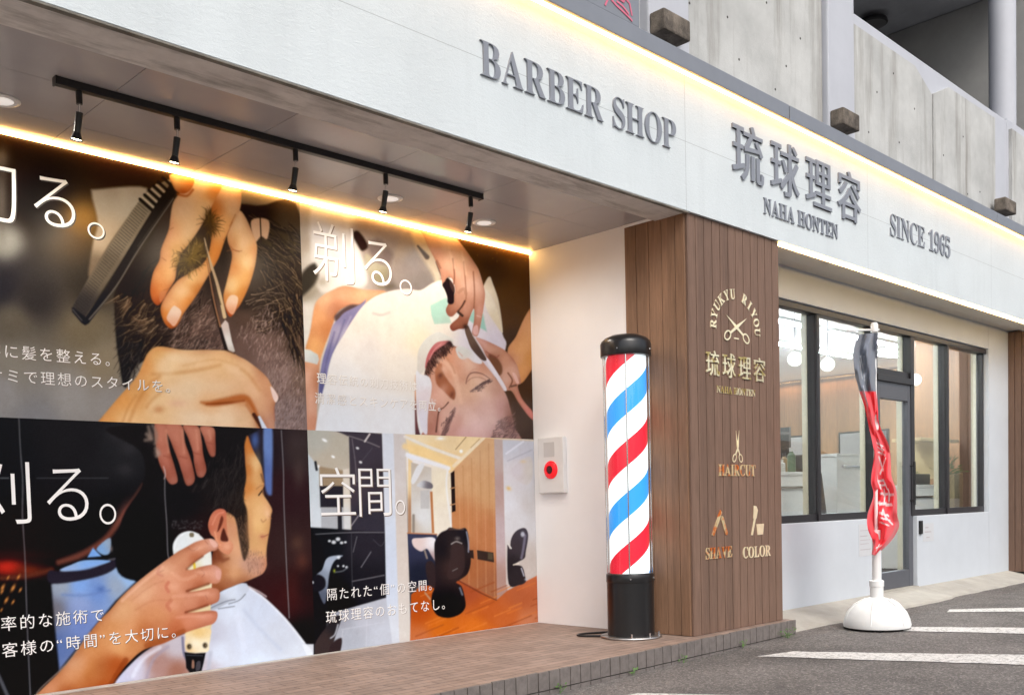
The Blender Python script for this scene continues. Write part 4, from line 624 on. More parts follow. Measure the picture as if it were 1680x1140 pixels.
    s.poly([(684, 764), (696, 762), (680, 792), (674, 788)], (232, 230, 226), 1.3); s.poly([(683, 796), (694, 788), (708, 793), (708, 801), (692, 800)], [(688, 795, (226, 226, 224)), (702, 797, (100, 92, 96))], 1); P([(689, 805), (704, 803), (704, 834), (690, 834)], (196, 192, 186), soft=1); s.line([(678, 845), (678, 872)], 4, (130, 118, 104), 1.3, .8)
    # wooden partition, slots, mauve end
    P([(797, 718), (813, 720), (816, 985), (748, 948), (741, 864), (739, 776), (746, 768)], [(790, 740, (216, 172, 126)), (760, 780, (214, 164, 116)), (800, 800, (208, 160, 112)), (760, 850, (196, 130, 82)), (800, 880, (188, 120, 76)), (770, 930, (168, 100, 60)), (808, 960, (160, 98, 64))], soft=1.2)
    for k in range(9): x = 752+7*k; s.line([(x, 770-6*k), (x+2, 860), (x+3, 950+4*k)], 1.8, (170, 112, 68) if k % 2 else (222, 176, 130), 1.4, .28)
    P([(739, 776), (745, 772), (747, 838), (741, 840)], (34, 24, 24), soft=.8)
    for y in (801, 828): s.line([(739, y), (747, y-2)], 2, (190, 140, 96), .7, 1)
    P([(810, 720), (825, 721), (832, 970), (815, 984)], [(818, 750, (196, 176, 166)), (818, 800, (188, 158, 148)), (820, 880, (196, 174, 172)), (822, 960, (176, 140, 126))], soft=1.2)
    P([(824, 721), (880, 724), (886, 945), (830, 962)], [(840, 730, (204, 206, 212)), (865, 740, (210, 208, 212)), (850, 770, (222, 216, 214)), (850, 850, (220, 216, 214)), (860, 920, (206, 192, 180)), (835, 830, (226, 224, 224)), (870, 830, (212, 204, 198))], soft=1.2)
    s.line([(830, 744), (858, 724)], 3, (236, 236, 240), 1.4, .8); s.line([(832, 756), (872, 738)], 2, (180, 180, 188), 1.2, .7); s.poly([(838, 772), (858, 752), (872, 752), (872, 786), (862, 795), (846, 786)], [(850, 770, (216, 208, 210)), (866, 770, (222, 212, 196))], 1.8, .8); s.blob(834, 801, 4, 3, (230, 190, 110), .9, .5); s.blob(858, 757, 5, 2.5, (232, 206, 160), .7)
    # timber floor
    P([(674, 975), (700, 950), (752, 950), (815, 983), (832, 968), (884, 942), (886, 1024), (672, 1060)], [(690, 1000, (178, 76, 26)), (720, 1030, (206, 104, 30)), (690, 1050, (196, 110, 64)), (770, 970, (166, 78, 44)), (800, 1000, (190, 92, 40)), (780, 1030, (214, 110, 36)), (850, 980, (180, 92, 52)), (870, 950, (196, 104, 62)), (860, 1020, (206, 128, 88)), (840, 1010, (196, 98, 44))], soft=1.2)
    for k in range(30):
        x, y = s.rng.uniform(680, 880), s.rng.uniform(960, 1045)
        L = s.rng.uniform(20, 50); s.line([(x, y), (x+L, y-L*.42)], s.rng.uniform(1, 3), [(232, 136, 62), (140, 58, 22), (222, 120, 50), (150, 70, 34)][k % 4], 1.3, .5)
    s.line([(752, 952), (790, 973), (814, 984)], 2, (90, 48, 34), 1, .7)
    # counter and towel, wall plates
    P([(668, 874), (716, 876), (724, 960), (672, 960)], [(680, 900, (48, 50, 70)), (690, 940, (34, 36, 48)), (675, 890, (60, 62, 84))], soft=1.1); s.line([(668, 874), (716, 876)], 2, (200, 126, 80), .9, .9); s.poly([(676, 884), (690, 882), (712, 882), (716, 900), (718, 925), (708, 912), (700, 900), (690, 904), (678, 896)], [(685, 890, (226, 202, 192)), (712, 890, (240, 236, 234)), (712, 915, (176, 150, 146))], 1.2); s.line([(696, 902), (700, 915)], 3, (170, 150, 130), 1.2, .8)
    P([(768, 902), (776, 902), (777, 916), (768, 914)], (52, 38, 34), soft=.8); P([(782, 902), (809, 906), (810, 922), (783, 917)], (56, 42, 36), soft=.8); P([(800, 906), (808, 907), (808, 918), (800, 917)], (84, 72, 54), soft=.8)
    # barber chair in the middle
    B = [(725, 900, (30, 26, 28)), (745, 900, (54, 42, 40)), (745, 930, (64, 46, 42)), (765, 880, (30, 28, 32)), (765, 930, (36, 28, 28)), (700, 940, (40, 32, 34)), (735, 990, (24, 22, 24)), (720, 1000, (20, 20, 22))]
    s.poly([(698, 925), (708, 920), (716, 935), (722, 955), (714, 965), (702, 955)], (52, 40, 40), 1.4)
    s.poly([(712, 900), (714, 886), (722, 874), (732, 869), (738, 865), (752, 868), (763, 866), (768, 878), (769, 900), (772, 920), (767, 940), (755, 950), (748, 955), (757, 962), (763, 985), (762, 998), (752, 1008), (734, 1013), (716, 1008), (708, 992), (708, 975), (714, 955)], B, 1.3)
    s.poly([(741, 893), (752, 891), (760, 895), (762, 930), (752, 946), (734, 948), (738, 915)], (62, 46, 44), 1.8, .8); s.line([(765, 872), (768, 890), (768, 905)], 2.5, (150, 152, 166), 1, .8); s.line([(740, 892), (748, 888), (757, 891)], 2, (176, 166, 158), .9, .9); s.blob(750, 883, 4, 3, (150, 136, 126), .6); s.line([(754, 964), (758, 975)], 3, (120, 124, 136), 1.2, .8); s.line([(742, 936), (750, 932)], 1.4, (140, 132, 126), .8, .8); s.line([(736, 868), (760, 868)], 2, (110, 84, 76), 1, .7)
    s.line([(697, 972), (705, 982)], 3, (180, 150, 120), 1, .8)
    # second chair
    s.poly([(832, 895), (836, 900), (838, 884), (845, 872), (856, 866), (863, 868), (866, 880), (862, 905), (860, 915), (850, 921), (844, 926), (856, 929), (861, 945), (862, 954), (852, 959), (834, 957)], [(850, 890, (62, 52, 56)), (845, 940, (46, 38, 40)), (860, 880, (70, 64, 72)), (835, 930, (40, 34, 36))], 1.2); s.line([(861, 878), (858, 900), (855, 915)], 4, (140, 132, 150), 1.5, .7); s.blob(857, 876, 3.5, 4.5, (206, 206, 214), .9, 0, 2); s.line([(833, 892), (838, 899)], 2.4, (226, 220, 210), .9); s.line([(855, 932), (859, 944)], 2.4, (200, 200, 210), 1, .8); s.line([(842, 926), (850, 924)], 2.4, (236, 222, 200), .9, .9); s.blob(862, 950, 2, 2, (190, 200, 210), .8)
    s.finish()
    return s

# ---------------------------------------------------------------- ground
def sheet(name, pts, z, m, th=None):
    return structure(MB().prism(pts, z-(th or .02), z, 'z').build(name, m))
GZ = -.10
edge_y = lambda x: -.045+.0295*(x-6.0)
gz = lambda x: GZ-.0085*(6-min(6, max(x, -10)))
gp = MB(); gx_ = (-250, -10, 6, 250)
gp.add([(x, y, gz(x)) for y in (-250, 250) for x in gx_], [(i, i+1, i+5, i+4) for i in range(3)])
structure(gp.build('asphalt_ground', M_asph))
pv = MB(); n = 40; xs = [6.02+k*(13-6.02)/n for k in range(n+1)]; r1 = random.Random(3)
top = [(x, .3769, -.012) for x in xs]; mid = [(x, .02+r1.uniform(-.014, .014)+(.05 if x > 9 else 0), -.082) for x in xs]; low = [(x, m_[1]-.012, GZ-.01) for x, m_ in zip(xs, mid)]
pv.add(top+mid+low, [(i+(n+1)*j, i+1+(n+1)*j, i+1+(n+1)*(j+1), i+(n+1)*(j+1)) for j in (0, 1) for i in range(n)])
structure(pv.build('concrete_footway', M_pave))
def stripe(a, b, c, d, ext):
    """a, b: far end corners (left, right); c, d: points on the left and right edges nearer the road"""
    a, b, c, d = [Vector(q) for q in (a, b, c, d)]; c = a+(c-a)*ext; d = b+(d-b)*ext
    m = MB(); k = 26; rr = random.Random(int(a.x*100)); vs = []
    for i in range(k+1):
        t = i/k; p = a.lerp(c, t); q = b.lerp(d, t); j = rr.uniform(-.012, .012)
        vs += [(p.x+j, p.y, gz(p.x)+.004), (q.x+rr.uniform(-.012, .012), q.y, gz(q.x)+.004)]
    m.add(vs, [(2*i, 2*i+1, 2*i+3, 2*i+2) for i in range(k)]); return structure(m.build('road_marking', M_paint))
stripe((5.15, -.34), (5.43, -.42), (5.70, -1.66), (6.03, -1.55), 2.2)
stripe((6.66, -.56), (6.90, -.50), (6.95, -1.25), (7.26, -1.15), 3)
stripe((7.92, -.36), (8.12, -.30), (8.26, -.82), (8.54, -.72), 5)
stripe((3.58, -.42), (3.84, -.46), (4.04, -1.16), (4.22, -1.06), 4)
stripe((2.1, -.5), (2.36, -.54), (2.5, -1.2), (2.78, -1.1), 3)
# rising ground across the road, which the shop windows mirror
hl = MB(); n = 30; vs = []
for i in range(n+1):
    x = -40+i*4.4; vs += [(x, -34, GZ), (x, -46, 5+1.6*math.sin(i*.9)+math.sin(i*2.3)), (x, -70, 9+1.5*math.sin(i*1.3))]
hl.add(vs, [(3*i+j, 3*i+3+j, 3*i+4+j, 3*i+1+j) for i in range(n) for j in (0, 1)])
structure(hl.build('hillside', mat('dry_hillside', (.17, .12, .075, 1), .9, noise=(.5, .5), bump=(3, .6))))

# ---------------------------------------------------------------- tiled step
step = thing('tiled_step', 'long low brown tiled step in front of the posters, grey tiles along its edge', 'step', (3.5, .6, 0))
XS = [-3+k*.4 for k in range(23)]+[6.12]
sp = MB(); f0 = [(x, edge_y(x)) for x in XS]; outl = f0+[(6.12, .40), (5.05, .40), (5.05, 1.37), (-3, 1.37)]
sp.prism(outl, -.25, 0, 'z'); sp.build('tread', M_tile, step)
es = MB(); x = 2.0
rr = random.Random(5)
xx = -3.0
while xx < 6.12:
    pw_ = .081*rr.uniform(.97, 1.03); wv = min(pw_, 6.12-xx)-.006
    if wv < .01: break
    y0, y1 = edge_y(xx), edge_y(xx+wv)
    for z0_, z1_ in ((-.25, -.0965), (-.0905, .0035)):
        h = rr.uniform(-.0022, .0022) if z1_ > 0 else 0; d = .013+rr.uniform(0, .004)
        es.add([(xx, y0-d, z0_), (xx+wv, y1-d, z0_), (xx+wv, y1-.001, z0_), (xx, y0-.001, z0_), (xx, y0-d, z1_+h), (xx+wv, y1-d, z1_+h), (xx+wv, y1-.001, z1_+h), (xx, y0-.001, z1_+h)], [(3,2,1,0),(4,5,6,7),(0,1,5,4),(1,2,6,5),(2,3,7,6),(3,0,4,7)])
    xx += pw_
M_edge = mat('step_edge_tile', (.150, .130, .120, 1), .7, noise=(25, .22), bump=(120, .3))
es.build('edge_tiles', M_edge, step, bevel=.0015)
jt = MB(); jt.prism([(x, edge_y(x)-.006) for x in XS]+[(6.1215, .39)]+[(x, edge_y(x)-.0005) for x in XS[::-1]], -.26, -.004, 'z'); jt.build('edge_mortar', mat('dark_mortar', (.05, .045, .04, 1), .95, noise=(30, .2)), step)
MB().prism([(-3, 1.285), (2.3, 1.300), (3.6, 1.328), (3.6, 1.3435), (-3, 1.3435)], -.01, .005, 'z').build('mortar_band', mat('pale_mortar', (.42, .385, .35, 1), .9, noise=(9, .15), bump=(80, .4)), step)

# ---------------------------------------------------------------- building
XE, XP, YM, ZB, ZTOP = 5.014, 6.072, 1.351, 2.578, 3.377
bld = thing('barber_shop_building', 'white barber shop front with brown boarded pillars under a concrete parking deck', 'building', (6, 2, 0))
def B(mb, name, m, **k): return mb.build(name, m, bld, **k)
# fascia with hairline panel joints
mf = mat('fascia_render', (.582, .632, .648, 1), .8); t, b, N, L = nodes(mf); co = N('ShaderNodeTexCoord'); sx = N('ShaderNodeSeparateXYZ'); L(co.outputs['Object'], sx.inputs[0])
n1 = N('ShaderNodeTexNoise'); n1.inputs['Scale'].default_value = 2.2; n1.inputs['Detail'].default_value = 8; L(co.outputs['Object'], n1.inputs['Vector'])
mp = N('ShaderNodeMapping'); mp.inputs['Scale'].default_value = (26, 26, 60); mp.inputs['Rotation'].default_value = (0, R(35), 0); L(co.outputs['Object'], mp.inputs[0])
n2 = N('ShaderNodeTexNoise'); n2.inputs['Scale'].default_value = 1; n2.inputs['Detail'].default_value = 10; n2.inputs['Roughness'].default_value = .75; n2.inputs['Distortion'].default_value = .8; L(mp.outputs[0], n2.inputs['Vector'])
bp = N('ShaderNodeBump'); bp.inputs['Strength'].default_value = .3; bp.inputs['Distance'].default_value = .012; L(n2.outputs['Fac'], bp.inputs['Height']); L(bp.outputs[0], b.inputs['Normal'])
def hair(sock, pos, wd):
    s1 = N('ShaderNodeMath'); s1.operation = 'SUBTRACT'; L(sock, s1.inputs[0]); s1.inputs[1].default_value = pos
    s2 = N('ShaderNodeMath'); s2.operation = 'ABSOLUTE'; L(s1.outputs[0], s2.inputs[0]); s3 = N('ShaderNodeMath'); s3.operation = 'LESS_THAN'; L(s2.outputs[0], s3.inputs[0]); s3.inputs[1].default_value = wd; return s3.outputs[0]
acc = None
for sk, pz, wd in ((sx.outputs[2], 2.985, .0016), (sx.outputs[0], 4.99, .002), (sx.outputs[0], 7.36, .002), (sx.outputs[0], 9.9, .002)):
    h = hair(sk, pz, wd)
    if acc is None: acc = h
    else:
        mx = N('ShaderNodeMath'); mx.operation = 'MAXIMUM'; L(acc, mx.inputs[0]); L(h, mx.inputs[1]); acc = mx.outputs[0]
ln = N('ShaderNodeMath'); ln.operation = 'MULTIPLY'; ln.inputs[1].default_value = .38; L(acc, ln.inputs[0])
mr = N('ShaderNodeMapRange'); mr.inputs[1].default_value = .3; mr.inputs[2].default_value = .7; mr.inputs[3].default_value = .95; mr.inputs[4].default_value = 1.04; L(n1.outputs['Fac'], mr.inputs[0])
mp3 = N('ShaderNodeMapping'); mp3.inputs['Scale'].default_value = (5, 1, .55); L(co.outputs['Object'], mp3.inputs[0]); n3 = N('ShaderNodeTexNoise'); n3.inputs['Scale'].default_value = 1; n3.inputs['Detail'].default_value = 9; n3.inputs['Roughness'].default_value = .72; L(mp3.outputs[0], n3.inputs['Vector'])
r3 = N('ShaderNodeMapRange'); r3.inputs[1].default_value = .52; r3.inputs[2].default_value = .8; r3.inputs[4].default_value = .10; L(n3.outputs['Fac'], r3.inputs[0]); s0_ = N('ShaderNodeMath'); s0_.operation = 'SUBTRACT'; L(mr.outputs[0], s0_.inputs[0]); L(r3.outputs[0], s0_.inputs[1])
sb = N('ShaderNodeMath'); sb.operation = 'SUBTRACT'; L(s0_.outputs[0], sb.inputs[0]); L(ln.outputs[0], sb.inputs[1]); sc = N('ShaderNodeVectorMath'); sc.operation = 'SCALE'; sc.inputs[0].default_value = (.582, .632, .648); L(sb.outputs[0], sc.inputs['Scale']); L(sc.outputs[0], b.inputs['Base Color'])
# object coordinates of parts start at the thing's origin, so the fascia keeps world metres: built with its own origin at zero
B(MB().box(-4, 14, 0, .22, ZB, ZTOP), 'fascia', mf)
for x0, x1 in ((-4, 2.4), (2.406, 6.11), (6.122, 9.9), (9.906, 14)): B(MB().box(x0, x1, -.055, .095, 3.3775, 3.475), 'flashing', M_grey, bevel=.004)
# recess: mural wall, end wall, ceiling with grooves
B(MB().box(-4, XE+.3, YM, YM+.2, -.09, 2.72), 'mural_wall', M_wall)
B(MB().box(XE, XE+.09, .4965, YM, .001, 2.72), 'end_wall', M_wall)
mc = mat('ceiling_panel', (.42, .405, .41, 1), .24, noise=(4, .04), spec=.45)
cb = MB()
gx = [-4.0, -.98, .41, 1.10, 1.79, 2.485, 3.18, 3.87, 4.56, XE]
gy = [.252, .665, 1.08, YM]
for i in range(len(gx)-1):
    for j in range(len(gy)-1): cb.box(gx[i]+.0016, gx[i+1]-.0016, gy[j]+.0013, gy[j+1]-.0013, 2.600, 2.615)
B(cb, 'ceiling_panels', mc); B(MB().box(-4, XE, .23, YM, 2.616, 2.72), 'ceiling_backing', mat('groove_dark', (.12, .11, .105, 1), .9, noise=(9, .1)))
B(MB().box(-4, XE, .003, .25, 2.5735, 2.5775), 'soffit_strip', M_stain); B(MB().box(-4, XE, -.0015, .026, 2.567, 2.5732), 'drip_edge', mat('stained_drip_edge', (.17, .16, .135, 1), .9, noise=(5, .6), bump=(40, .4))); B(MB().box(-4, XE, .2205, .251, 2.5778, 2.72), 'soffit_lip', M_stain)
# brown pillar between recess and shop window: ribbed boards in front, broad boards at the side
pm = MB(); pm.box(XE+.012, XP, .0255, .45, .001, ZB-.001)
wb = (XP-XE-.0)/12
for k in range(12): pm.box(XE+k*wb+.0032, XE+(k+1)*wb-.0032, .018, .0335, .002, ZB-.002)
B(pm, 'brown_pillar', M_board, bevel=.002)
sm = MB(); ys = [.0345, .105, .205, .305, .405, .4955]
for a_, b_ in zip(ys, ys[1:]): sm.box(XE-.006, XE+.0115, a_+.0022, b_-.0022, .003, ZB+.02)
sm.box(XE+.0005, XE+.0118, .0345, .4955, .0035, ZB+.018)
B(sm, 'brown_side_boards', M_board2, bevel=.0015); B(MB().box(XE-.018, XE-.0065, .14, .4975, 2.581, 2.5975), 'white_trim', M_wall, bevel=.002)
qm = MB(); X2 = 11.443
for k in range(12): qm.box(X2, X2+.018, .03+k*.07+.003, .03+(k+1)*.07-.003, -.02, ZB-.002)
qm.box(X2+.010, X2+1.2, .025, .9, -.02, ZB-.003)
for k in range(14): qm.box(X2+k*.0857+.004, X2+(k+1)*.0857-.004, .012, .0245, -.02, ZB-.002)
B(qm, 'brown_pillar', M_board, bevel=.002)
# shop-window wall with its opening, soffit above
YW, WX0, WX1, WZ0, WZ1 = .377, 6.45, 10.875, .645, 2.345
DX0, DX1 = 8.36, 9.10
wm = MB(); wm.box(XP-.3, WX0, YW, YW+.18, -.1, ZB+.05); wm.box(WX1, X2+.3, YW, YW+.18, -.1, ZB+.05); wm.box(WX0, WX1, YW, YW+.18, WZ1, ZB+.05); wm.box(WX0, DX0, YW, YW+.18, -.1, WZ0); wm.box(DX1, WX1, YW, YW+.18, -.1, WZ0)
B(wm, 'shop_wall', mat('shop_wall_paint', (.505, .54, .58, 1), .65, noise=(2.5, .04), bump=(70, .15)), bevel=.006)
B(MB().box(XP, X2+1, .2205, YW-.0005, ZB+.012, ZB+.05), 'soffit', mat('soffit_paint', (.50, .48, .45, 1), .7, noise=(3, .05), bump=(60, .1)))
B(MB().box(XP, X2+1, .05, .2195, ZB-.012, ZB-.0005), 'soffit_trim', mat('soffit_paint_2', (.52, .50, .47, 1), .7, noise=(3, .05), bump=(60, .1)))
# windows
YF = .425
def window(x0, x1, z0, z1, name='window'):
    f = MB(); fr = .022
    f.box(x0, x1, YF, YF+.07, z0, z0+.06); f.box(x0, x1, YF, YF+.07, z1-.045, z1); f.box(x0, x0+fr, YF+.001, YF+.069, z0+.06, z1-.045); f.box(x1-fr, x1, YF+.001, YF+.069, z0+.06, z1-.045)
    o = B(f, name, M_frame, bevel=.003)
    g = MB(); g.box(x0+fr, x1-fr, YF+.03, YF+.036, z0+.06, z1-.045); g.build('pane', M_glass, o)
    c = MB(); c.box(x1-fr-.001, x1-.001, YF+.0705, YF+.118, z0+.01, z1-.01); c.build('inner_jamb', M_cream, o)
    return o
window(WX0, 7.33, WZ0, WZ1); window(7.335, 8.33, WZ0, WZ1); window(9.10, 9.90, WZ0, WZ1); window(9.905, WX1, WZ0, WZ1); window(8.335, 9.095, 1.905, WZ1)
for x, wd in ((7.333, .045), (8.335, .075), (9.09, .075), (9.902, .045)): B(MB().box(x-wd/2, x+wd/2, YF-.018, YF-.0005, WZ0+.002 if wd < .08 else 1.9, WZ1-.002), 'mullion', M_frame, bevel=.003)
B(MB().box(WX0, WX1, YF-.028, YF-.0187, WZ1-.05, WZ1-.004), 'window_head', M_frame, bevel=.002)
# door
dm = MB(); dm.box(DX0, DX0+.075, YF-.01, YF+.05, .0, 1.895); dm.box(DX1-.095, DX1-.005, YF-.01, YF+.05, .0, 1.895); dm.box(DX0+.0752, DX1-.0952, YF-.009, YF+.049, .0, .155); dm.box(DX0+.0752, DX1-.0952, YF-.009, YF+.049, 1.70, 1.895)
door = B(dm, 'door', M_door, bevel=.004)
MB().box(DX0+.075, DX1-.095, YF+.015, YF+.021, .155, 1.70).build('pane', M_glass, door)
hm = MB(); hm.tube((DX1-.06, YF-.05, .75), (DX1-.06, YF-.05, 1.15), .011); hm.tube((DX1-.06, YF-.05, .79), (DX1-.06, YF-.01, .79), .008); hm.tube((DX1-.06, YF-.05, 1.11), (DX1-.06, YF-.01, 1.11), .008); hm.build('handle', M_dark, door, smooth=True)
MB().box(DX1-.096, DX1-.0945, YF+.051, YF+.10, .01, 1.88).build('inner_jamb', M_cream, door)
MB().box(DX0, DX1, YF-.03, YF-.0105, 1.85, 1.905).build('door_closer', M_frame, door, bevel=.003)
MB().box(DX0+.001, DX1-.001, YF-.06, YF+.06, -.02, -.0015).build('threshold', M_pave, door)
# shop room behind the glass
B(MB().box(6.0, 15, .56, 7, -.06, -.02), 'shop_floor', mat('shop_floor', (.33, .30, .27, 1), .45, noise=(3, .1)))
B(MB().box(6.0, 15, .56, 7, 2.74, 2.78), 'shop_ceiling', M_int); B(MB().box(6.0, 14.6, 6.9, 7, -.02, 2.74), 'back_wall', M_int)
B(MB().box(14.5, 14.6, .56, 6.9, -.02, 2.74), 'wood_end_wall', M_inwood); B(MB().box(5.2, 6.4, .56, .6, -.02, 2.74), 'inner_pier', M_int); B(MB().box(5.9, 5.99, .56, 7, -.02, 2.74), 'party_wall', M_int)
B(MB().box(12.1, 12.2, .6, 1.75, -.02, 2.739), 'wood_partition', brown_boards('partition_wood', (.40, .22, .11, 1), .3))
M_hole = mat('tie_hole_dark', (.06, .055, .05, 1), .9, noise=(20, .2))
# parking deck above
B(MB().prism([(4.95, 3.40), (6.86, 3.40), (6.86, 6.1), (4.95, 6.1)], .1, .1285), 'concrete_panel', M_conc)
B(MB().prism([(7.34, 3.40), (8.812, 3.40), (8.812, 4.315), (8.47, 4.462), (7.34, 4.462)], .1, .1285), 'concrete_panel', M_conc)
B(MB().prism([(8.838, 3.40), (10.30, 3.40), (10.30, 4.49), (9.17, 4.475), (8.838, 4.33)], .1, .1285), 'concrete_panel', M_conc)
B(MB().prism([(10.75, 3.40), (13, 3.40), (13, 4.5), (10.75, 4.5)], .1, .1285), 'concrete_panel', M_conc); B(MB().prism([(2.0, 3.40), (4.70, 3.40), (4.70, 5.6), (2.0, 5.6)], .1, .1285), 'concrete_panel', M_conc); B(MB().prism([(-4, 3.40), (1.97, 3.40), (1.97, 5.6), (-4, 5.6)], .1, .1285), 'concrete_panel', M_conc)
B(MB().box(7.297, 10.699, .1295, .40, 3.39, 4.572), 'parapet', M_col, bevel=.01); B(MB().box(10.70, 14, .1293, .40, 3.39, 4.60), 'parapet', M_col, bevel=.01); B(MB().box(-4, 6.87, .1295, .40, 3.39, 6.2), 'parapet', M_col)
for x0, x1 in ((4.735, 5.14), (6.885, 7.295)): B(MB().box(x0, x1, .062, .42, 3.40, 9.5), 'column', M_col, bevel=.012)
B(MB().lathe([(.128, 3.40), (.128, 9.5)], (10.93, .25, 0), 32), 'column', M_col, smooth=True)
for x0, x1 in ((4.74, 5.0), (6.90, 7.155), (10.15, 10.45)): B(MB().box(x0, x1, -.045, .0615, 3.555, 3.675), 'weathered_block', M_block, bevel=.012)
th_ = [(7.75, 4.05), (8.15, 3.75), (8.45, 4.1), (8.05, 4.28), (9.05, 3.85), (9.5, 4.12), (9.9, 3.7), (9.6, 3.62), (5.35, 4.25), (5.62, 3.95), (5.75, 3.72), (6.1, 4.2), (6.35, 3.85), (6.55, 4.1), (6.2, 3.65), (5.95, 4.55), (6.6, 4.5), (5.5, 4.6), (7.6, 3.7), (5.2, 3.9)]
for x, z in th_: B(MB().tube((x, .0985, z), (x, .0999, z), .0085, n=12), 'tie_hole', M_hole)
M_slab = mat('dark_slab', (.34, .35, .37, 1), .85, noise=(2, .18), bump=(20, .3))
B(MB().box(7.3, 12.5, .41, 9, 6.55, 6.8), 'deck_slab', M_slab); B(MB().box(7.3, 12.5, 8.9, 9.1, 3.4, 6.54), 'deck_wall', M_slab); B(MB().box(6.0, 16, .41, 9, 3.30, 3.395), 'deck_floor', M_slab); B(MB().box(4, 7.29, .76, 9, 3.4, 6.8), 'deck_core', M_slab)
B(MB().box(7.3, 12.5, 3.2, 3.25, 6.535, 6.5495), 'slab_joint', mat('slab_joint', (.05, .05, .055, 1), .9, noise=(9, .1)))
B(MB().box(12.2, 12.5, .41, 8.9, 3.4, 6.54), 'deck_wall', mat('grey_deck_wall', (.33, .33, .32, 1), .85, noise=(2, .12)))

# ---------------------------------------------------------------- writing
def as_math(s): return ''.join(chr(0x1D400+ord(c)-65) if 'A' <= c <= 'Z' else (chr(0x1D7CE+ord(c)-48) if c.isdigit() else c) for c in s)
_g = {}
def glyph(ch, ext=0.0, off=0.0, res=3):
    k = (ch, ext, off)
    if k in _g: return _g[k]
    c = bpy.data.curves.new('glyph', 'FONT'); c.body = ch; c.size = 1; c.extrude = ext; c.offset = off; c.resolution_u = res
    o = bpy.data.objects.new('glyph', c); COL.objects.link(o); dg = bpy.context.evaluated_depsgraph_get(); me = bpy.data.meshes.new_from_object(o.evaluated_get(dg))
    vs = np.array([v.co[:] for v in me.vertices]); fs = [tuple(p.vertices) for p in me.polygons]
    bpy.data.objects.remove(o); bpy.data.curves.remove(c); bpy.data.meshes.remove(me)
    _g[k] = (vs, fs, vs.min(0), vs.max(0)); return _g[k]
def on_front(x0, z0, sx, sz, y, dy):                       # glyph plane -> facade plane, raised towards -y
    return lambda v: (x0+v[0]*sx, y-v[2]*dy, z0+v[1]*sz)
def raised_word(root, word, x0, x1, z0, z1, y, th, m, serif=True, gap=.05, space=.32, heavy=0.0, part='letter', off=0.0, bev=0.0):
    """letters stand side by side from x0 to x1, cap height z0..z1, each its own part"""
    gl = []; adv = 0; caps = []
    for c in word:
        if c == ' ': adv += space; continue
        g = glyph(as_math(c) if serif else c, .5, off); gl.append((g, adv)); adv += g[3][0]-g[2][0]+gap; caps.append((g[2][1], g[3][1]))
    adv -= gap; sx = (x1-x0)/adv
    if serif: H = glyph(as_math('H'), .5, off); lo, hi = H[2][1], H[3][1]
    else: lo, hi = min(c[0] for c in caps), max(c[1] for c in caps)
    sz = (z1-z0)/(hi-lo)
    for g, a in gl:
        mb = MB()
        for dx, dyy in (((0, 0),) if not heavy else ((0, 0), (heavy, -.0007), (-heavy, -.0014))):
            mb.add([(x0+(a+v[0]-g[2][0]+dx)*sx, y+dyy-(v[2]+.5)*th, z0+(v[1]-lo)*sz) for v in g[0]], g[1])
        mb.build(part, m, root)
def sign(name, label, word, x0, x1, z0, z1, y, th, m, **k):
    r = thing(name, label, 'sign', ((x0+x1)/2, y, z0)); raised_word(r, word, x0, x1, z0, z1, y, th, m, **k); return r
sign('fascia_lettering', 'large grey raised serif letters BARBER SHOP on the white fascia', 'BARBER SHOP', 3.315, 4.885, 2.905, 3.068, 0, .011, M_letter, off=-.010)
sign('fascia_lettering', 'big grey raised characters 琉球理容 on the white fascia', '琉球理容', 5.49, 7.225, 2.885, 3.245, 0, .012, M_letter, serif=False, heavy=.017, gap=.27)
sign('fascia_lettering', 'small grey letters NAHA HONTEN under the big characters on the fascia', 'NAHA HONTEN', 5.855, 6.87, 2.722, 2.825, 0, .01, M_letter)
sign('fascia_lettering', 'grey letters and digits SINCE 1965 at the right of the fascia', 'SINCE 1965', 7.74, 8.92, 2.905, 3.072, 0, .009, M_letter, off=-.006)
# brass signs on the ribbed pillar (ribs end at y = .018)
YG = .0175
emb = thing('brass_emblem', 'round brass emblem of crossed scissors under an arc RYUKYU RIYOU on the pillar', 'sign', (5.53, YG, 1.9))
word = 'RYUKYU RIYOU'; cx, cz, rx, rz = 5.532, 1.93, .225, .19
def band(mb, pts, wd, y, th):
    for (a, b) in zip(pts, pts[1:]):
        a, b = Vector(a), Vector(b); d = (b-a).normalized(); nn = Vector((-d.y, d.x))*wd/2
        mb.prism([tuple(a+nn), tuple(b+nn), tuple(b-nn), tuple(a-nn)], y-th, y); y -= .0004
for i, c in enumerate(word):
    if c == ' ': continue
    t_ = R(178-176*i/(len(word)-1)); g = glyph(as_math(c), .5); px, pz = cx+rx*math.cos(t_), cz+rz*math.sin(t_); ang = t_-R(90); ww = (g[3][0]-g[2][0])
    ca, sa = math.cos(ang), math.sin(ang); mb = MB(); vs = []
    for v in g[0]:
        u_, v_ = (v[0]-g[2][0]-ww/2)*.078, v[1]*.092; vs.append((px+u_*ca-v_*sa, YG-(v[2]+.5)*.005, pz+u_*sa+v_*ca))
    mb.add(vs, g[1]).build('letter', M_gold, emb)
def ring(mb, c, a, b, ang, wd, y, th, n=20):
    ca, sa = math.cos(ang), math.sin(ang); P = []
    for i in range(n):
        t_ = 2*math.pi*i/n; row = []
        for k in (-.5, .5):
            u_, v_ = (a+k*wd)*math.cos(t_), (b+k*wd)*math.sin(t_); row.append((c[0]+u_*ca-v_*sa, c[1]+u_*sa+v_*ca))
        P.append(row)
    for i in range(n): mb.prism([P[i][0], P[i][1], P[(i+1) % n][1], P[(i+1) % n][0]], y-th, y)
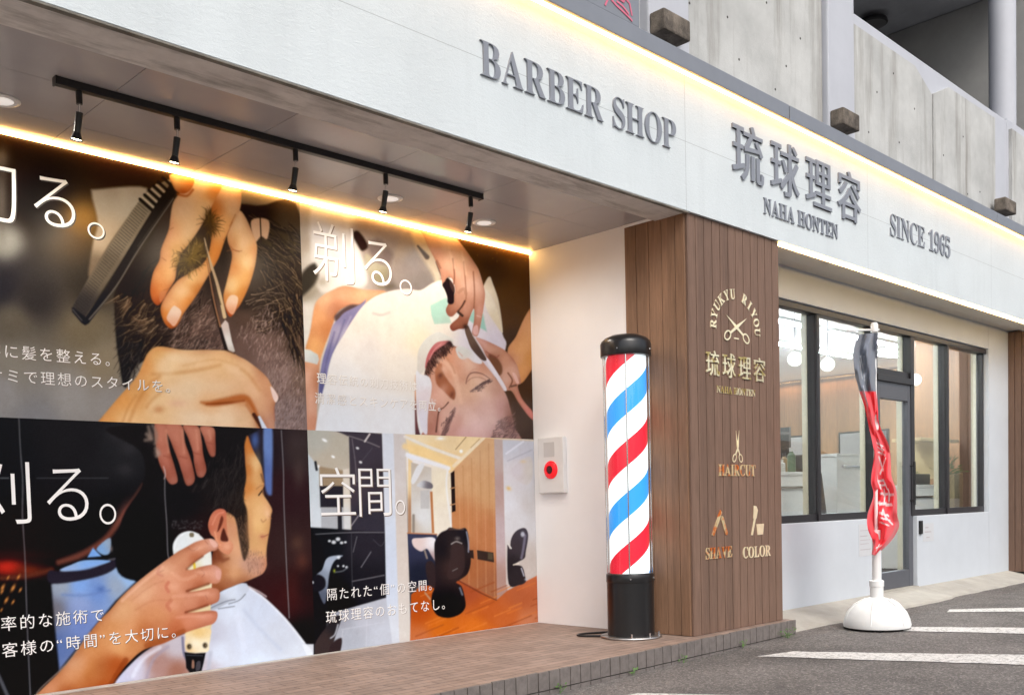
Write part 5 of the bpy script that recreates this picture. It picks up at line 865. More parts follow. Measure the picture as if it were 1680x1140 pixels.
def scissors(root, tip1, tip2, piv, h1, h2, wd, y, name='scissors'):
    for q, (tp, hd) in enumerate(((tip1, h1), (tip2, h2))):
        mb = MB(); tp, pv_, hd = Vector(tp), Vector(piv), Vector(hd); d = (pv_-tp).normalized(); n_ = Vector((-d.y, d.x))*wd*.5; yy = y-.0035*q
        mb.prism([tuple(tp), tuple(pv_+n_), tuple(pv_-n_)], yy-.003, yy); e = (hd-pv_).normalized(); n2 = Vector((-e.y, e.x))*wd*.42; rr_ = wd*1.25
        q0 = hd-e*rr_*1.0; mb.prism([tuple(pv_+n2), tuple(q0+n2*.7), tuple(q0-n2*.7), tuple(pv_-n2)], yy-.003-.0003, yy-.0003); ring(mb, hd, rr_*1.25, rr_*.85, math.atan2(e.y, e.x), wd*.4, yy-.0006, .003)
        mb.build('blade', M_gold, root)
scissors(emb, (5.42, 2.012), (5.655, 2.012), (5.538, 1.945), (5.65, 1.882), (5.43, 1.882), .024, YG)
m_ = MB(); m_.box(5.51, 5.565, YG-.003, YG, 1.868, 1.876); m_.build('small_bar', M_gold, emb)
sign('brass_lettering', 'brass characters 琉球理容 on the brown pillar below the scissors emblem', '琉球理容', 5.187, 5.876, 1.613, 1.770, YG, .006, M_gold3, serif=False, heavy=.014, gap=.24, part='character')
sign('brass_lettering', 'small brass letters NAHA HONTEN on the brown pillar', 'NAHA HONTEN', 5.303, 5.752, 1.513, 1.556, YG, .004, M_gold3)
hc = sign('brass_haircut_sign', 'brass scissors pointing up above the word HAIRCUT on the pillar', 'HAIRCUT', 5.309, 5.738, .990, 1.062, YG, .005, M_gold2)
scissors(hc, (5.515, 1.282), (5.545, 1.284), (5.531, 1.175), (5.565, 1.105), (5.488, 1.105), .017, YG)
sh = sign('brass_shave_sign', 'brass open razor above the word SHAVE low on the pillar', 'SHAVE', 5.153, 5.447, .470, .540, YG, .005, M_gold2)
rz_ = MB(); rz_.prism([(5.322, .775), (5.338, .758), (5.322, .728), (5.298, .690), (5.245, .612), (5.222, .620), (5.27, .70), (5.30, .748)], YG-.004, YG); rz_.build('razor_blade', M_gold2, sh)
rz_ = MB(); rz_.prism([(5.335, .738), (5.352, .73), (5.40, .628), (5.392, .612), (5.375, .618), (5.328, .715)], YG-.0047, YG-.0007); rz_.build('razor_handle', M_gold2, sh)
cl = sign('brass_color_sign', 'brass tint brush and cup above the word COLOR low on the pillar', 'COLOR', 5.574, 5.914, .453, .525, YG, .005, M_gold)
br_ = MB(); br_.prism([(5.715, .795), (5.745, .79), (5.762, .765), (5.744, .712), (5.728, .70), (5.706, .710)], YG-.004, YG); br_.prism([(5.712, .709), (5.732, .703), (5.695, .60), (5.675, .602)], YG-.0047, YG-.0007); br_.build('tint_brush', M_gold, cl)
cu_ = MB(); cu_.prism([(5.742, .672), (5.835, .672), (5.822, .600), (5.755, .600)], YG-.004, YG); cu_.build('cup', M_gold, cl)

# ---------------------------------------------------------------- posters
m_print = bpy.data.materials.new('poster_print'); m_print.use_nodes = True; t, b, N, L = nodes(m_print)
at = N('ShaderNodeVertexColor'); at.layer_name = 'print'; L(at.outputs[0], b.inputs['Base Color']); b.inputs['Roughness'].default_value = .33; b.inputs['Specular IOR Level'].default_value = .12
M_ink = mat('white_poster_ink', (.80, .79, .78, 1), .45, noise=(6, .02)); M_ink2 = mat('faint_poster_ink', (.52, .47, .43, 1), .45, noise=(6, .02))
PGAIN = .89
def poster(fn, label):
    s = fn(); nx, nz = s.nx, s.nz; me = bpy.data.meshes.new('wall_poster'); y = YM-.003
    V = np.stack([s.X, np.full_like(s.X, y), s.Z], -1).reshape(-1, 3)
    i = np.arange(nx*nz).reshape(nz, nx); q = np.stack([i[:-1, :-1], i[:-1, 1:], i[1:, 1:], i[1:, :-1]], -1).reshape(-1, 4); nf = len(q)
    me.vertices.add(len(V)); me.vertices.foreach_set('co', V.astype(np.float32).ravel()); me.loops.add(nf*4); me.loops.foreach_set('vertex_index', q.astype(np.int32).ravel())
    me.polygons.add(nf); me.polygons.foreach_set('loop_start', np.arange(0, nf*4, 4, dtype=np.int32)); me.update(calc_edges=True)
    c = np.clip(s.C, 0, 255)/255; c = np.where(c <= .04045, c/12.92, ((c+.055)/1.055)**2.4); c = np.maximum(c*PGAIN*np.array([.93, .99, 1.08])-.007, .002)
    a = me.attributes.new('print', 'FLOAT_COLOR', 'POINT'); a.data.foreach_set('color', np.concatenate([c.reshape(-1, 3), np.ones((nx*nz, 1))], 1).astype(np.float32).ravel())
    me.materials.append(m_print); r = bpy.data.objects.new('wall_poster', me); COL.objects.link(r); return tag(r, label, 'poster')
YT = YM-.0042
M_shade = mat('brown_poster_ink', (.17, .12, .09, 1), .45, noise=(6, .02)); M_shade2 = mat('black_poster_ink', (.03, .025, .025, 1), .45, noise=(6, .02))
def print_char(mb, ch, x0, x1, z0, z1):
    g = glyph(ch, 0.0, -.010, 6); d = g[3]-g[2]
    mb.add([(x0+(v[0]-g[2][0])/d[0]*(x1-x0), YT, z0+(v[1]-g[2][1])/d[1]*(z1-z0)) for v in g[0]], g[1])
def put_print(mb, name, p, ink, shade, d):
    mb.build(name, ink, p)
    if shade:
        sm_ = MB(); sm_.add([(v[0]+d, v[1]+.0006, v[2]-d) for v in mb.v], mb.f); sm_.build(name+'_shadow', shade, p)
def headline(p, chars, ink=None, shade=None, mb=None):
    mb = mb or MB()
    for ch, u0, v0, u1, v1 in chars:
        uc, vc = (u0+u1)/2, (v0+v1)/2; sl_ = (u1-u0)*(.23*(1-(vc-215-.227*uc)/(610+u1*0))-.07)*.5
        print_char(mb, ch, wall_xz(u0, vc)[0], wall_xz(u1, vc)[0], wall_xz(uc, v1-sl_)[1], wall_xz(uc, v0+sl_)[1])
    put_print(mb, 'headline', p, ink or M_ink, shade, .0055)
def caption(p, text, pa, a, pb, b_, ink=None, k=1.0, shade=None):
    xa, za = wall_xz(*a); xb, zb = wall_xz(*b_); em = (xb-xa)/(pb-pa); zc = (za+zb)/2; x = xa-pa*em; mb = MB(); ref = glyph('国'); mid = (ref[2][1]+ref[3][1])/2; h = ref[3][1]-ref[2][1]
    for ch in text:
        g = glyph(ch, 0.0, -.004, 2); adv = .5 if ch in '“”' else 1.0; sc_ = em/1.0*.90
        off = (adv*em-(0.92*sc_ if adv == 1 else 0))/2
        x_ = x+off if adv == 1 else x+(adv*em-(g[3][0]-g[2][0])*sc_)/2-g[2][0]*sc_
        mb.add([(x_+v[0]*sc_, YT, zc+(v[1]-mid)*sc_*k) for v in g[0]], g[1]); x += adv*em
    put_print(mb, 'caption', p, ink or M_ink, shade, .0028)
p1 = poster(print_cut, 'poster of two hands cutting dark hair with comb and scissors, headed 切る')
p2 = poster(print_shave, 'poster of a reclining man under a white cape being shaved, headed 剃る')
p3 = poster(print_clip, 'dark poster of a hand trimming hair with white clippers, headed 刈る')
p4 = poster(print_room, 'poster of the salon room with black chairs and wood floor, headed 空間')
x27 = wall_xz(27, 320)[0]; mb = MB(); print_char(mb, '切', x27-.27, x27, wall_xz(15, 367)[1], wall_xz(10, 270)[1])
headline(p1, [('る', 55, 288, 122, 376), ('。', 143, 364, 171, 394)], shade=M_shade2, mb=mb)
headline(p2, [('剃', 512, 364, 579.5, 467), ('る', 597, 394, 641.5, 471), ('。', 655, 458, 675, 485)], shade=M_shade)
x49 = wall_xz(49, 800)[0]; mb = MB(); print_char(mb, '刈', x49-.26, x49, wall_xz(25, 859)[1], wall_xz(45, 758)[1])
headline(p3, [('る', 76, 770, 144, 852), ('。', 162.5, 827, 190, 859)], mb=mb)
headline(p4, [('空', 525, 767, 582, 844), ('間', 588, 769, 641, 846), ('。', 648, 820, 664, 844)], shade=M_shade)
caption(p1, '丁寧に髪を整える。', 3.5, (46, 579), 7.5, (156, 590), shade=M_shade); caption(p1, 'ハサミで理想のスタイルを。', 2.5, (20, 617), 11.5, (257, 634), shade=M_shade)
caption(p2, '理容伝統の剃刀技術は', .5, (526, 621), 8.5, (661, 632), M_ink, shade=M_ink2); caption(p2, '清潔感とスキンケアを両立。', .5, (523, 652.6), 8.5, (661, 663.6), M_ink, shade=M_ink2)
caption(p3, '効率的な施術で', 1.5, (12.6, 1022), 5.5, (130.5, 1012.6), shade=M_shade2); caption(p3, 'お客様の“時間”を大切に。', 1.5, (14.7, 1067), 9.5, (240, 1039.5), shade=M_shade2)
caption(p4, '隔たれた“個”の空間。', .5, (543, 975), 8.5, (692, 960.5), shade=M_shade2); caption(p4, '琉球理容のおもてなし。', .5, (542, 1012.5), 9.5, (713.4, 991), shade=M_shade)

# ---------------------------------------------------------------- lamps on the front
def led(x0, x1, y0, y1, z0, z1, label, m=None):
    o = MB().box(x0, x1, y0, y1, z0, z1).build('led_strip', m or M_led); tag(o, label, 'light strip'); return o
M_led2 = mat('led_tape_mural', (.9, .8, .6, 1), .4, emit=((1, .54, .16, 1), 15), noise=(5, .01)); M_led3 = mat('led_tape_soffit', (.9, .8, .6, 1), .4, emit=((1, .64, .24, 1), 16), noise=(5, .01))
led(-4, 14, -.034, -.012, 3.3685, 3.377, 'warm light strip under the grey flashing along the top of the fascia')
led(-4, XE-.002, YM-.022, YM-.006, 2.585, 2.598, 'warm light strip where the recess ceiling meets the posters', M_led2)
led(XP+.01, X2, .020, .038, ZB-.020, ZB-.0125, 'warm light strip under the fascia above the shop window', M_led3)
rail = thing('track_rail', 'long black track rail fixed under the recess ceiling', 'track rail', (2.7, .62, 2.6))
MB().box(1.555, 3.875, .600, .634, 2.568, 2.5995).build('rail', M_dark, rail, bevel=.003); MB().box(1.548, 1.5545, .598, .636, 2.566, 2.5995).build('end_cap', M_black, rail); MB().box(3.8755, 3.882, .598, .636, 2.566, 2.5995).build('end_cap', M_black, rail)
M_bulb = mat('lit_bulb', (.9, .85, .7, 1), .4, emit=((1, .78, .48, 1), 14), noise=(4, .01))
where = ['first from the left', 'second from the left', 'in the middle', 'second from the right', 'last at the right end']
for i, x in enumerate((1.645, 2.065, 2.665, 3.205, 3.80)):
    sp_ = thing('spotlight', 'small black track spotlight, '+where[i]+' of the rail of five', 'spotlight', (x, .617, 2.567), 'spotlights on the track rail')
    MB().tube((x, .617, 2.5675), (x, .617, 2.515), .013).build('stem', M_dark, sp_, smooth=True); MB().tube((x, .617, 2.515), (x, .620, 2.480), .005).build('joint', M_chrome, sp_, smooth=True)
    d = Vector((-.10, .16, -1)).normalized(); a0 = Vector((x, .620, 2.482)); h = MB(); k1 = a0+d*.078; k2 = a0+d*.110
    h.tube(a0, k1, .0148, .0136, 16); h.tube(k1+d*.0002, k2, .0136, .0245, 16, cap=False); h.build('lamp_head', M_dark, sp_, smooth=True)
    MB().tube(a0+d*.098, a0+d*.105, .0185, .0215, 16).build('bulb', M_bulb, sp_, smooth=True)
    ld = bpy.data.lights.new('spot_lamp', 'SPOT'); ld.energy = 12; ld.color = (1, .84, .62); ld.spot_size = R(84); ld.spot_blend = 1; ld.shadow_soft_size = .03
    lo = bpy.data.objects.new('spot_lamp', ld); COL.objects.link(lo); lo.location = a0+d*.118; lo.rotation_euler = (Vector((-.0, .75, -.30))).to_track_quat('-Z', 'Y').to_euler()
    lo.parent = sp_; lo.matrix_parent_inverse = Matrix.Translation(-sp_.location)
M_dl = mat('downlight_diffuser', (.8, .79, .77, 1), .5, emit=((1, .93, .86, 1), .35), noise=(9, .02))
dn = ['half hidden at the left edge of the recess ceiling', 'behind the fourth spotlight on the recess ceiling', 'beside the last spotlight on the recess ceiling']
for i, (x, y) in enumerate(((1.47, .99), (3.53, 1.0), (4.27, 1.01))):
    o = thing('downlight', 'round flat white downlight '+dn[i], 'ceiling light', (x, y, 2.6), 'downlights in the recess ceiling')
    MB().lathe([(.072, 0), (.072, -.004), (.060, -.008), (.058, -.005)], (x, y, 2.5995), 28).build('trim_ring', M_plastic, o, smooth=True); MB().lathe([(.0575, 0), (.0575, -.0045), (.02, -.006), (.0001, -.006)], (x, y, 2.5995), 28).build('diffuser', M_dl, o, smooth=True)
    ld = bpy.data.lights.new('downlight_lamp', 'SPOT'); ld.energy = 19; ld.color = (1, .93, .85); ld.spot_size = R(165); ld.spot_blend = .6; ld.shadow_soft_size = .06
    lo = bpy.data.objects.new('downlight_lamp', ld); COL.objects.link(lo); lo.location = (x, y, 2.585); lo.parent = o; lo.matrix_parent_inverse = Matrix.Translation(-o.location)

# ---------------------------------------------------------------- barber pole
PX, PY = 4.800, .335
bp_ = thing('barber_pole', 'lit barber pole with red, white and blue stripes on a black base', 'barber pole', (PX, PY, 0))
def lat(name, prof, m, n=48): return MB().lathe(prof, (PX, PY, 0), n).build(name, m, bp_, smooth=True)
lat('base_plate', [(.19, .004), (.192, .008), (.19, .014), (.10, .016)], mat('dull_steel', (.50, .48, .46, 1), .4, 1, noise=(10, .15)))
lat('base', [(.146, .0165), (.146, .30), (.1465, .395), (.140, .402), (.10, .402)], M_black)
lat('collar', [(.1475, .345), (.1492, .350), (.1492, .392), (.1475, .396)], M_black)
mstripe = bpy.data.materials.new('lit_stripes'); mstripe.use_nodes = True; t, b, N, L = nodes(mstripe)
co = N('ShaderNodeTexCoord'); sx = N('ShaderNodeSeparateXYZ'); L(co.outputs['Object'], sx.inputs[0])
at2 = N('ShaderNodeMath'); at2.operation = 'ARCTAN2'; L(sx.outputs[1], at2.inputs[0]); L(sx.outputs[0], at2.inputs[1])
tt = N('ShaderNodeMath'); tt.operation = 'DIVIDE'; L(at2.outputs[0], tt.inputs[0]); tt.inputs[1].default_value = 2*math.pi
PITCH = .62
zz = N('ShaderNodeMath'); zz.operation = 'DIVIDE'; L(sx.outputs[2], zz.inputs[0]); zz.inputs[1].default_value = PITCH
ad = N('ShaderNodeMath'); ad.operation = 'SUBTRACT'; L(zz.outputs[0], ad.inputs[0]); L(tt.outputs[0], ad.inputs[1])
a3 = N('ShaderNodeMath'); a3.operation = 'ADD'; L(ad.outputs[0], a3.inputs[0]); a3.inputs[1].default_value = 10.0+.895
fr = N('ShaderNodeMath'); fr.operation = 'FRACT'; L(a3.outputs[0], fr.inputs[0])
rp = N('ShaderNodeValToRGB'); rp.color_ramp.interpolation = 'CONSTANT'; e = rp.color_ramp.elements
RED, WHT, BLU = (.55, .010, .028, 1), (.80, .86, .90, 1), (.026, .25, .66, 1)
e[0].position = 0; e[0].color = RED; e[1].position = .245; e[1].color = WHT; k = e.new(.50); k.color = BLU; k = e.new(.745); k.color = WHT
L(fr.outputs[0], rp.inputs[0]); L(rp.outputs[0], b.inputs['Base Color']); L(rp.outputs[0], b.inputs['Emission Color']); b.inputs['Emission Strength'].default_value = .62; b.inputs['Roughness'].default_value = .3
st = MB().lathe([(.124, .402), (.124, 1.742)], (0, 0, 0), 64); st.f = st.f[:-2]
so_ = st.build('striped_cylinder', mstripe, bp_, smooth=True); so_.matrix_parent_inverse = Matrix(); so_.location = (0, 0, 0)
tb = MB().lathe([(.1425, .4025), (.1425, 1.742)], (PX, PY, 0), 64); tb.f = tb.f[:-2]; tb.build('clear_tube', M_tube, bp_, smooth=True)
for k in range(4):
    a_ = R(-142+90*k); x, y = PX+.1395*math.cos(a_), PY+.1395*math.sin(a_); MB().tube((x, y, .40), (x, y, 1.745), .0042, n=10).build('steel_rod', M_chrome, bp_, smooth=True)
lat('cap_ring', [(.140, 1.728), (.154, 1.730), (.156, 1.736), (.156, 1.806), (.1545, 1.810)], M_black)
lat('cap_dome', [(.1543, 1.8102), (.150, 1.822), (.128, 1.842), (.09, 1.858), (.05, 1.864), (.0001, 1.866)], M_black)
for a_ in (-160, -70, -10): 
    x, y = PX+.155*math.cos(R(a_)), PY+.155*math.sin(R(a_)); MB().tube((x, y, 1.765), (PX+.160*math.cos(R(a_)), PY+.160*math.sin(R(a_)), 1.765), .005, n=8).build('screw', M_chrome, bp_)
for a_ in (-140, -100, -60, -15): x, y = PX+.172*math.cos(R(a_)), PY+.172*math.sin(R(a_)); MB().tube((x, y, .014), (x, y, .040), .006, n=8).build('anchor_bolt', M_chrome, bp_)
for a_ in (-140, -65): x, y = PX+.149*math.cos(R(a_)), PY+.149*math.sin(R(a_)); MB().tube((x, y, .37), (PX+.152*math.cos(R(a_)), PY+.152*math.sin(R(a_)), .37), .005, n=8).build('screw', M_chrome, bp_)
cpts = [(4.70, .43, .010), (4.66, .50, .009), (4.62, .58, .008), (4.64, .64, .008), (4.74, .63, .008), (4.86, .55, .008), (4.92, .47, .008)]
tag(MB().path([tuple(q) for q in spline(np.array(cpts), 6, False)], .007).build('power_cable', M_black, smooth=True), 'black power cable looped on the step behind the barber pole', 'cable')

# alarm box on the end wall
ab = thing('alarm_box', 'white wall box with a round red alarm light on the white end wall', 'alarm box', (XE, 1.16, .9))
MB().box(XE-.040, XE-.0005, 1.035, 1.275, .915, 1.300).build('casing', M_plastic, ab, bevel=.008)
MB().lathe([(.062, 0), (.062, -.006), (.045, -.018), (.030, -.020), (.030, -.012)], (XE-.0402, 1.150, 1.075), 28, 'x').build('red_ring', mat('red_lens', (.75, .012, .02, 1), .25, emit=((.9, .01, .02, 1), .25), noise=(9, .05)), ab, smooth=True)
MB().lathe([(.029, 0), (.029, -.014), (.018, -.017), (.0001, -.017)], (XE-.0403, 1.150, 1.075), 20, 'x').build('button', mat('dark_button', (.05, .006, .006, 1), .35, noise=(9, .05)), ab, smooth=True)
MB().box(XE-.0412, XE-.0403, 1.115, 1.215, 1.165, 1.265).build('label_plate', mat('plate_grey', (.56, .55, .54, 1), .5, noise=(9, .04)), ab)

# ---------------------------------------------------------------- banner flag on its water base
FX, FY = 6.695, -.36
fl = thing('banner_flag', 'red and charcoal banner flag twisted round a white pole on a white dome base', 'flag', (FX, FY, GZ))
MB().lathe([(.208, .012), (.225, .018), (.228, .035), (.220, .075), (.199, .125), (.157, .175), (.102, .208), (.056, .222), (.048, .226)], (FX, FY, GZ), 40).build('water_base', mat('white_base_plastic', (.70, .71, .70, 1), .45, noise=(7, .06), bump=(40, .05)), fl, smooth=True)
for a_ in (-150, -60, 30, 120):
    x, y = FX+.198*math.cos(R(a_)), FY+.198*math.sin(R(a_)); MB().box(x-.02, x+.02, y-.02, y+.02, GZ, GZ+.0125).build('rubber_foot', M_dark, fl)
for k in range(6):
    rb = MB()
    a_ = R(60*k+15); P_ = [(.226, .04), (.218, .08), (.197, .13), (.155, .18), (.102, .211)]
    rb.path([(FX+r_*math.cos(a_), FY+r_*math.sin(a_), GZ+h_) for r_, h_ in P_], .004, 6); rb.build('moulded_rib', M_plastic, fl, smooth=True)
MB().lathe([(.046, .220), (.046, .30), (.050, .302), (.050, .34), (.043, .345)], (FX, FY, GZ), 24).build('collar', M_plastic, fl, smooth=True)
MB().tube((FX, FY, GZ+.34), (FX, FY, .60), .030, n=20).build('lower_pole', M_plastic, fl, smooth=True); MB().tube((FX, FY, .60), (FX, FY, 2.03), .0125, n=16).build('upper_pole', M_plastic, fl, smooth=True)
MB().lathe([(.021, 0), (.023, .02), (.023, .05), (.021, .07)], (FX, FY, 1.30), 16).build('clip', M_plastic, fl, smooth=True)
MB().tube((FX+.05, FY-.01, 2.00), (FX-.20, FY+.10, 1.985), .007, n=8).build('cross_arm', M_plastic, fl, smooth=True); MB().lathe([(.025, -.03), (.025, .02), (.018, .035)], (FX, FY, 2.01), 16).build('top_clamp', M_plastic, fl, smooth=True)
Lf = [(1408.5, 549), (1400.5, 575), (1401.7, 607), (1408.5, 637), (1418.8, 669), (1425.6, 700.6), (1432, 730), (1434, 746), (1429, 788), (1433, 812), (1423, 845), (1424, 868), (1432, 889), (1430, 909)]
Rt = [(1440.4, 545.6), (1439.3, 575), (1438.6, 605), (1438.5, 637), (1440.5, 669), (1443, 697), (1457, 727), (1461, 748), (1462.5, 779), (1471, 807), (1472, 843), (1475, 863), (1462, 887), (1437, 911)]
def at_plane(u, v, y):
    d = fw+rt2*((u-840)/1617.62)-up2*((v-903.96)/1617.62); c = M.translation; return c+d*((y-c.y)/d.y)
A_ = spline(np.array(Lf, float), 16, False); B_ = spline(np.array(Rt, float), 16, False); nr, nc = len(A_), 61
vs, cols = [], []
CH, RD, RD2, WT = np.array([.19, .21, .255]), np.array([.85, .055, .075]), np.array([.70, .035, .05]), np.array([.80, .72, .72])
strokes = [((.30, .10), (.42, .16)), ((.45, .10), (.40, .20)), ((.28, .12), (.30, .19)), ((.18, .24), (.28, .29)), ((.30, .22), (.26, .30)),
   ((.30, .455), (.62, .475)), ((.42, .44), (.55, .50)), ((.30, .48), (.52, .51)), ((.62, .50), (.45, .53)), ((.25, .52), (.66, .535)), ((.3, .545), (.6, .59)), ((.7, .55), (.45, .60)),
   ((.34, .625), (.60, .63)), ((.34, .625), (.36, .665)), ((.60, .63), (.62, .67)), ((.36, .648), (.60, .652)), ((.30, .69), (.85, .70)), ((.48, .675), (.50, .725)), ((.66, .675), (.68, .72)), ((.28, .725), (.8, .735)),
   ((.40, .76), (.70, .775)), ((.45, .785), (.72, .80)), ((.5, .75), (.78, .83)), ((.42, .81), (.66, .835)), ((.30, .955), (.60, .945)), ((.40, .94), (.45, .97))]
for i in range(nr):
    t_ = i/(nr-1)
    for j in range(nc):
        s_ = j/(nc-1); u, v = A_[i]+(B_[i]-A_[i])*s_
        y = FY-.03+.045*math.sin(s_*5.2+t_*9)*(.35+.65*t_)+.022*math.sin(s_*11-t_*17)+.006*math.sin(s_*23+t_*41)+.004*math.sin(s_*9-t_*63)
        vs.append(at_plane(u, v, y)); c = CH if t_ < .245 else (RD if (s_ < .86 or t_ < .4) else RD2*.9+WT*.12)
        for (a_, b0), (c_, d0) in strokes:
            ax, ay, bx, by = a_*.36, b0*2.1, c_*.36, d0*2.1; px_, py_ = s_*.36, t_*2.1; ex, ey = bx-ax, by-ay; q = max(0, min(1, ((px_-ax)*ex+(py_-ay)*ey)/(ex*ex+ey*ey)))
            if math.hypot(px_-ax-q*ex, py_-ay-q*ey) < (.0105 if b0 > .4 else .007): c = WT if b0 > .4 else np.array([.42, .44, .48])
        cols.append(c)
mb = MB().add(vs, [(i*nc+j, i*nc+j+1, (i+1)*nc+j+1, (i+1)*nc+j) for i in range(nr-1) for j in range(nc-1)])
me = bpy.data.meshes.new('cloth'); me.from_pydata([tuple(q) for q in vs], [], mb.f)
for p_ in me.polygons: p_.use_smooth = True
a_ = me.attributes.new('print', 'FLOAT_COLOR', 'POINT'); a_.data.foreach_set('color', np.concatenate([np.array(cols), np.ones((len(cols), 1))], 1).astype(np.float32).ravel())
m_cloth = bpy.data.materials.new('banner_cloth'); m_cloth.use_nodes = True; t, b, N, L = nodes(m_cloth); v_ = N('ShaderNodeVertexColor'); v_.layer_name = 'print'; L(v_.outputs[0], b.inputs['Base Color']); b.inputs['Roughness'].default_value = .8; b.inputs['Specular IOR Level'].default_value = .2; b.inputs['Sheen Weight'].default_value = .2
trn = N('ShaderNodeBsdfTranslucent'); L(v_.outputs[0], trn.inputs[0]); mxs = N('ShaderNodeMixShader'); mxs.inputs[0].default_value = .25; L(b.outputs[0], mxs.inputs[1]); L(trn.outputs[0], mxs.inputs[2]); L(mxs.outputs[0], t.nodes['Material Output'].inputs[0])
link('cloth', me, m_cloth, fl)

# ---------------------------------------------------------------- notices, bell, weeds, banner above
def notice(x0, x1, z0, z1, label, lines):
    r = thing('paper_notice', label, 'notice', ((x0+x1)/2, YW, z0)); MB().box(x0, x1, YW-.002, YW-.0005, z0, z1).build('sheet', M_paper, r); mb = MB()
    for (a, b0, c, d0) in lines: mb.box(x0+(x1-x0)*a, x0+(x1-x0)*c, YW-.0032, YW-.0022, z0+(z1-z0)*b0, z0+(z1-z0)*d0)
    mb.build('print', mat('notice_ink', (.42, .38, .40, 1), .6, noise=(9, .1)), r)
notice(7.93, 8.19, .33, .60, 'large pale paper notice on the white wall left of the door', [(.1, .8, .85, .82), (.1, .62, .6, .65), (.1, .5, .8, .52), (.1, .38, .7, .4), (.1, .2, .8, .22)])
notice(9.22, 9.46, .40, .57, 'small white notice on the wall right of the door', [(.2, .75, .5, .8), (.15, .5, .75, .56), (.3, .2, .6, .25)])
ib = thing('intercom', 'slim black intercom on the white wall beside the shop door', 'intercom', (9.16, YW, .48)); MB().box(9.125, 9.185, YW-.018, YW-.0005, .475, .60).build('casing', M_black, ib, bevel=.004); MB().tube((9.155, YW-.019, .51), (9.155, YW-.0185, .51), .012, n=16).build('button', M_dark, ib)
M_leaf = mat('weed_leaf', (.075, .16, .03, 1), .6, noise=(30, .3))
for i, (x, dy, h, lb) in enumerate(((3.62, .03, .05, 'tiny weed nearest the camera at the foot of the tiled step'), (4.24, .03, .035, 'tiny weed in the joint below the tiled step, left of the barber pole'), (4.72, .03, .045, 'small weed at the foot of the tiled step below the barber pole'), (5.38, .035, .05, 'small weed at the foot of the step below the brown pillar'), (5.93, .05, .06, 'leafy weed clump at the right end of the tiled step'))):
    w_ = thing('weed', lb, 'plant', (x, edge_y(x)-dy, gz(x)), 'weeds along the tiled step'); lm = MB(); smb = MB(); rr = random.Random(i)
    for k in range(16 if i < 4 else 44):
        a_ = rr.uniform(0, 6.28); rad = rr.uniform(.005, .03 if i < 4 else .085); c = Vector((x+rad*math.cos(a_)*1.5, edge_y(x)-dy+rad*math.sin(a_)*.4, gz(x)+rr.uniform(.012, h))); s_ = rr.uniform(.005, .010); d = Vector((rr.uniform(-1, 1), rr.uniform(-1, 1), rr.uniform(.2, 1))).normalized(); e_ = d.orthogonal().normalized()
        lm.add([c, c+d*s_+e_*s_*.5, c+d*s_*2, c+d*s_-e_*s_*.5], [(0, 1, 2, 3)])
        if k % 4 == 0: smb.tube((x, edge_y(x)-dy, gz(x)), c, .001, n=5)
    lm.build('leaves', M_leaf, w_); smb.build('stem', M_leaf, w_)
bb = thing('billboard', 'grey board with yellow and pink writing above the fascia, cut by the frame', 'sign', (3.2, -.05, 3.48))
MB().box(1.6, 4.50, -.052, .06, 3.476, 4.15).build('board', M_grey, bb, bevel=.004)
M_pink = mat('pink_paint', (.62, .14, .22, 1), .5, noise=(9, .1)); M_yel = mat('yellow_paint', (.80, .72, .10, 1), .5, noise=(9, .05))
pk = MB()
for q in ([(3.4, 3.512), (4.12, 3.512)], [(3.4, 3.535), (4.08, 3.532)], [(4.20, 3.50), (4.235, 3.56), (4.29, 3.58), (4.36, 3.57), (4.38, 3.63), (4.42, 3.66)], [(4.25, 3.55), (4.30, 3.53), (4.36, 3.515), (4.41, 3.50), (4.43, 3.49)], [(4.30, 3.555), (4.35, 3.545), (4.40, 3.52)], [(4.36, 3.60), (4.41, 3.58), (4.43, 3.52)]): band(pk, q, .011, -.0535, .002)
pk.build('pink_drawing', M_pink, bb); yl = MB(); yl.box(3.985, 4.02, -.056, -.0535, 3.565, 3.75); yl.box(3.88, 3.905, -.056, -.0535, 3.60, 3.75); yl.box(3.905, 3.985, -.0558, -.0537, 3.70, 3.73); yl.build('yellow_writing', M_yel, bb)
for i, (u, v) in enumerate(((1432, 27), (1604, 152))):
    d = fw+rt2*((u-840)/1617.62)-up2*((v-903.96)/1617.62); c = M.translation+d*((6.545-.832)/d.z)
    o = thing('deck_lamp', ['round black lamp under the deck ceiling next to the left column', 'round black lamp under the deck ceiling beside the right column'][i], 'ceiling light', c, 'lamps under the deck ceiling')
    MB().lathe([(.03, 0), (.03, -.03), (.16, -.05), (.17, -.09), (.15, -.10)], c, 24).build('shade', M_dark, o, smooth=True); MB().lathe([(.149, -.0985), (.149, -.104), (.08, -.11), (.0001, -.11)], c, 24).build('lens', mat('lamp_lens', (.1, .1, .1, 1), .3, noise=(9, .05)), o, smooth=True)

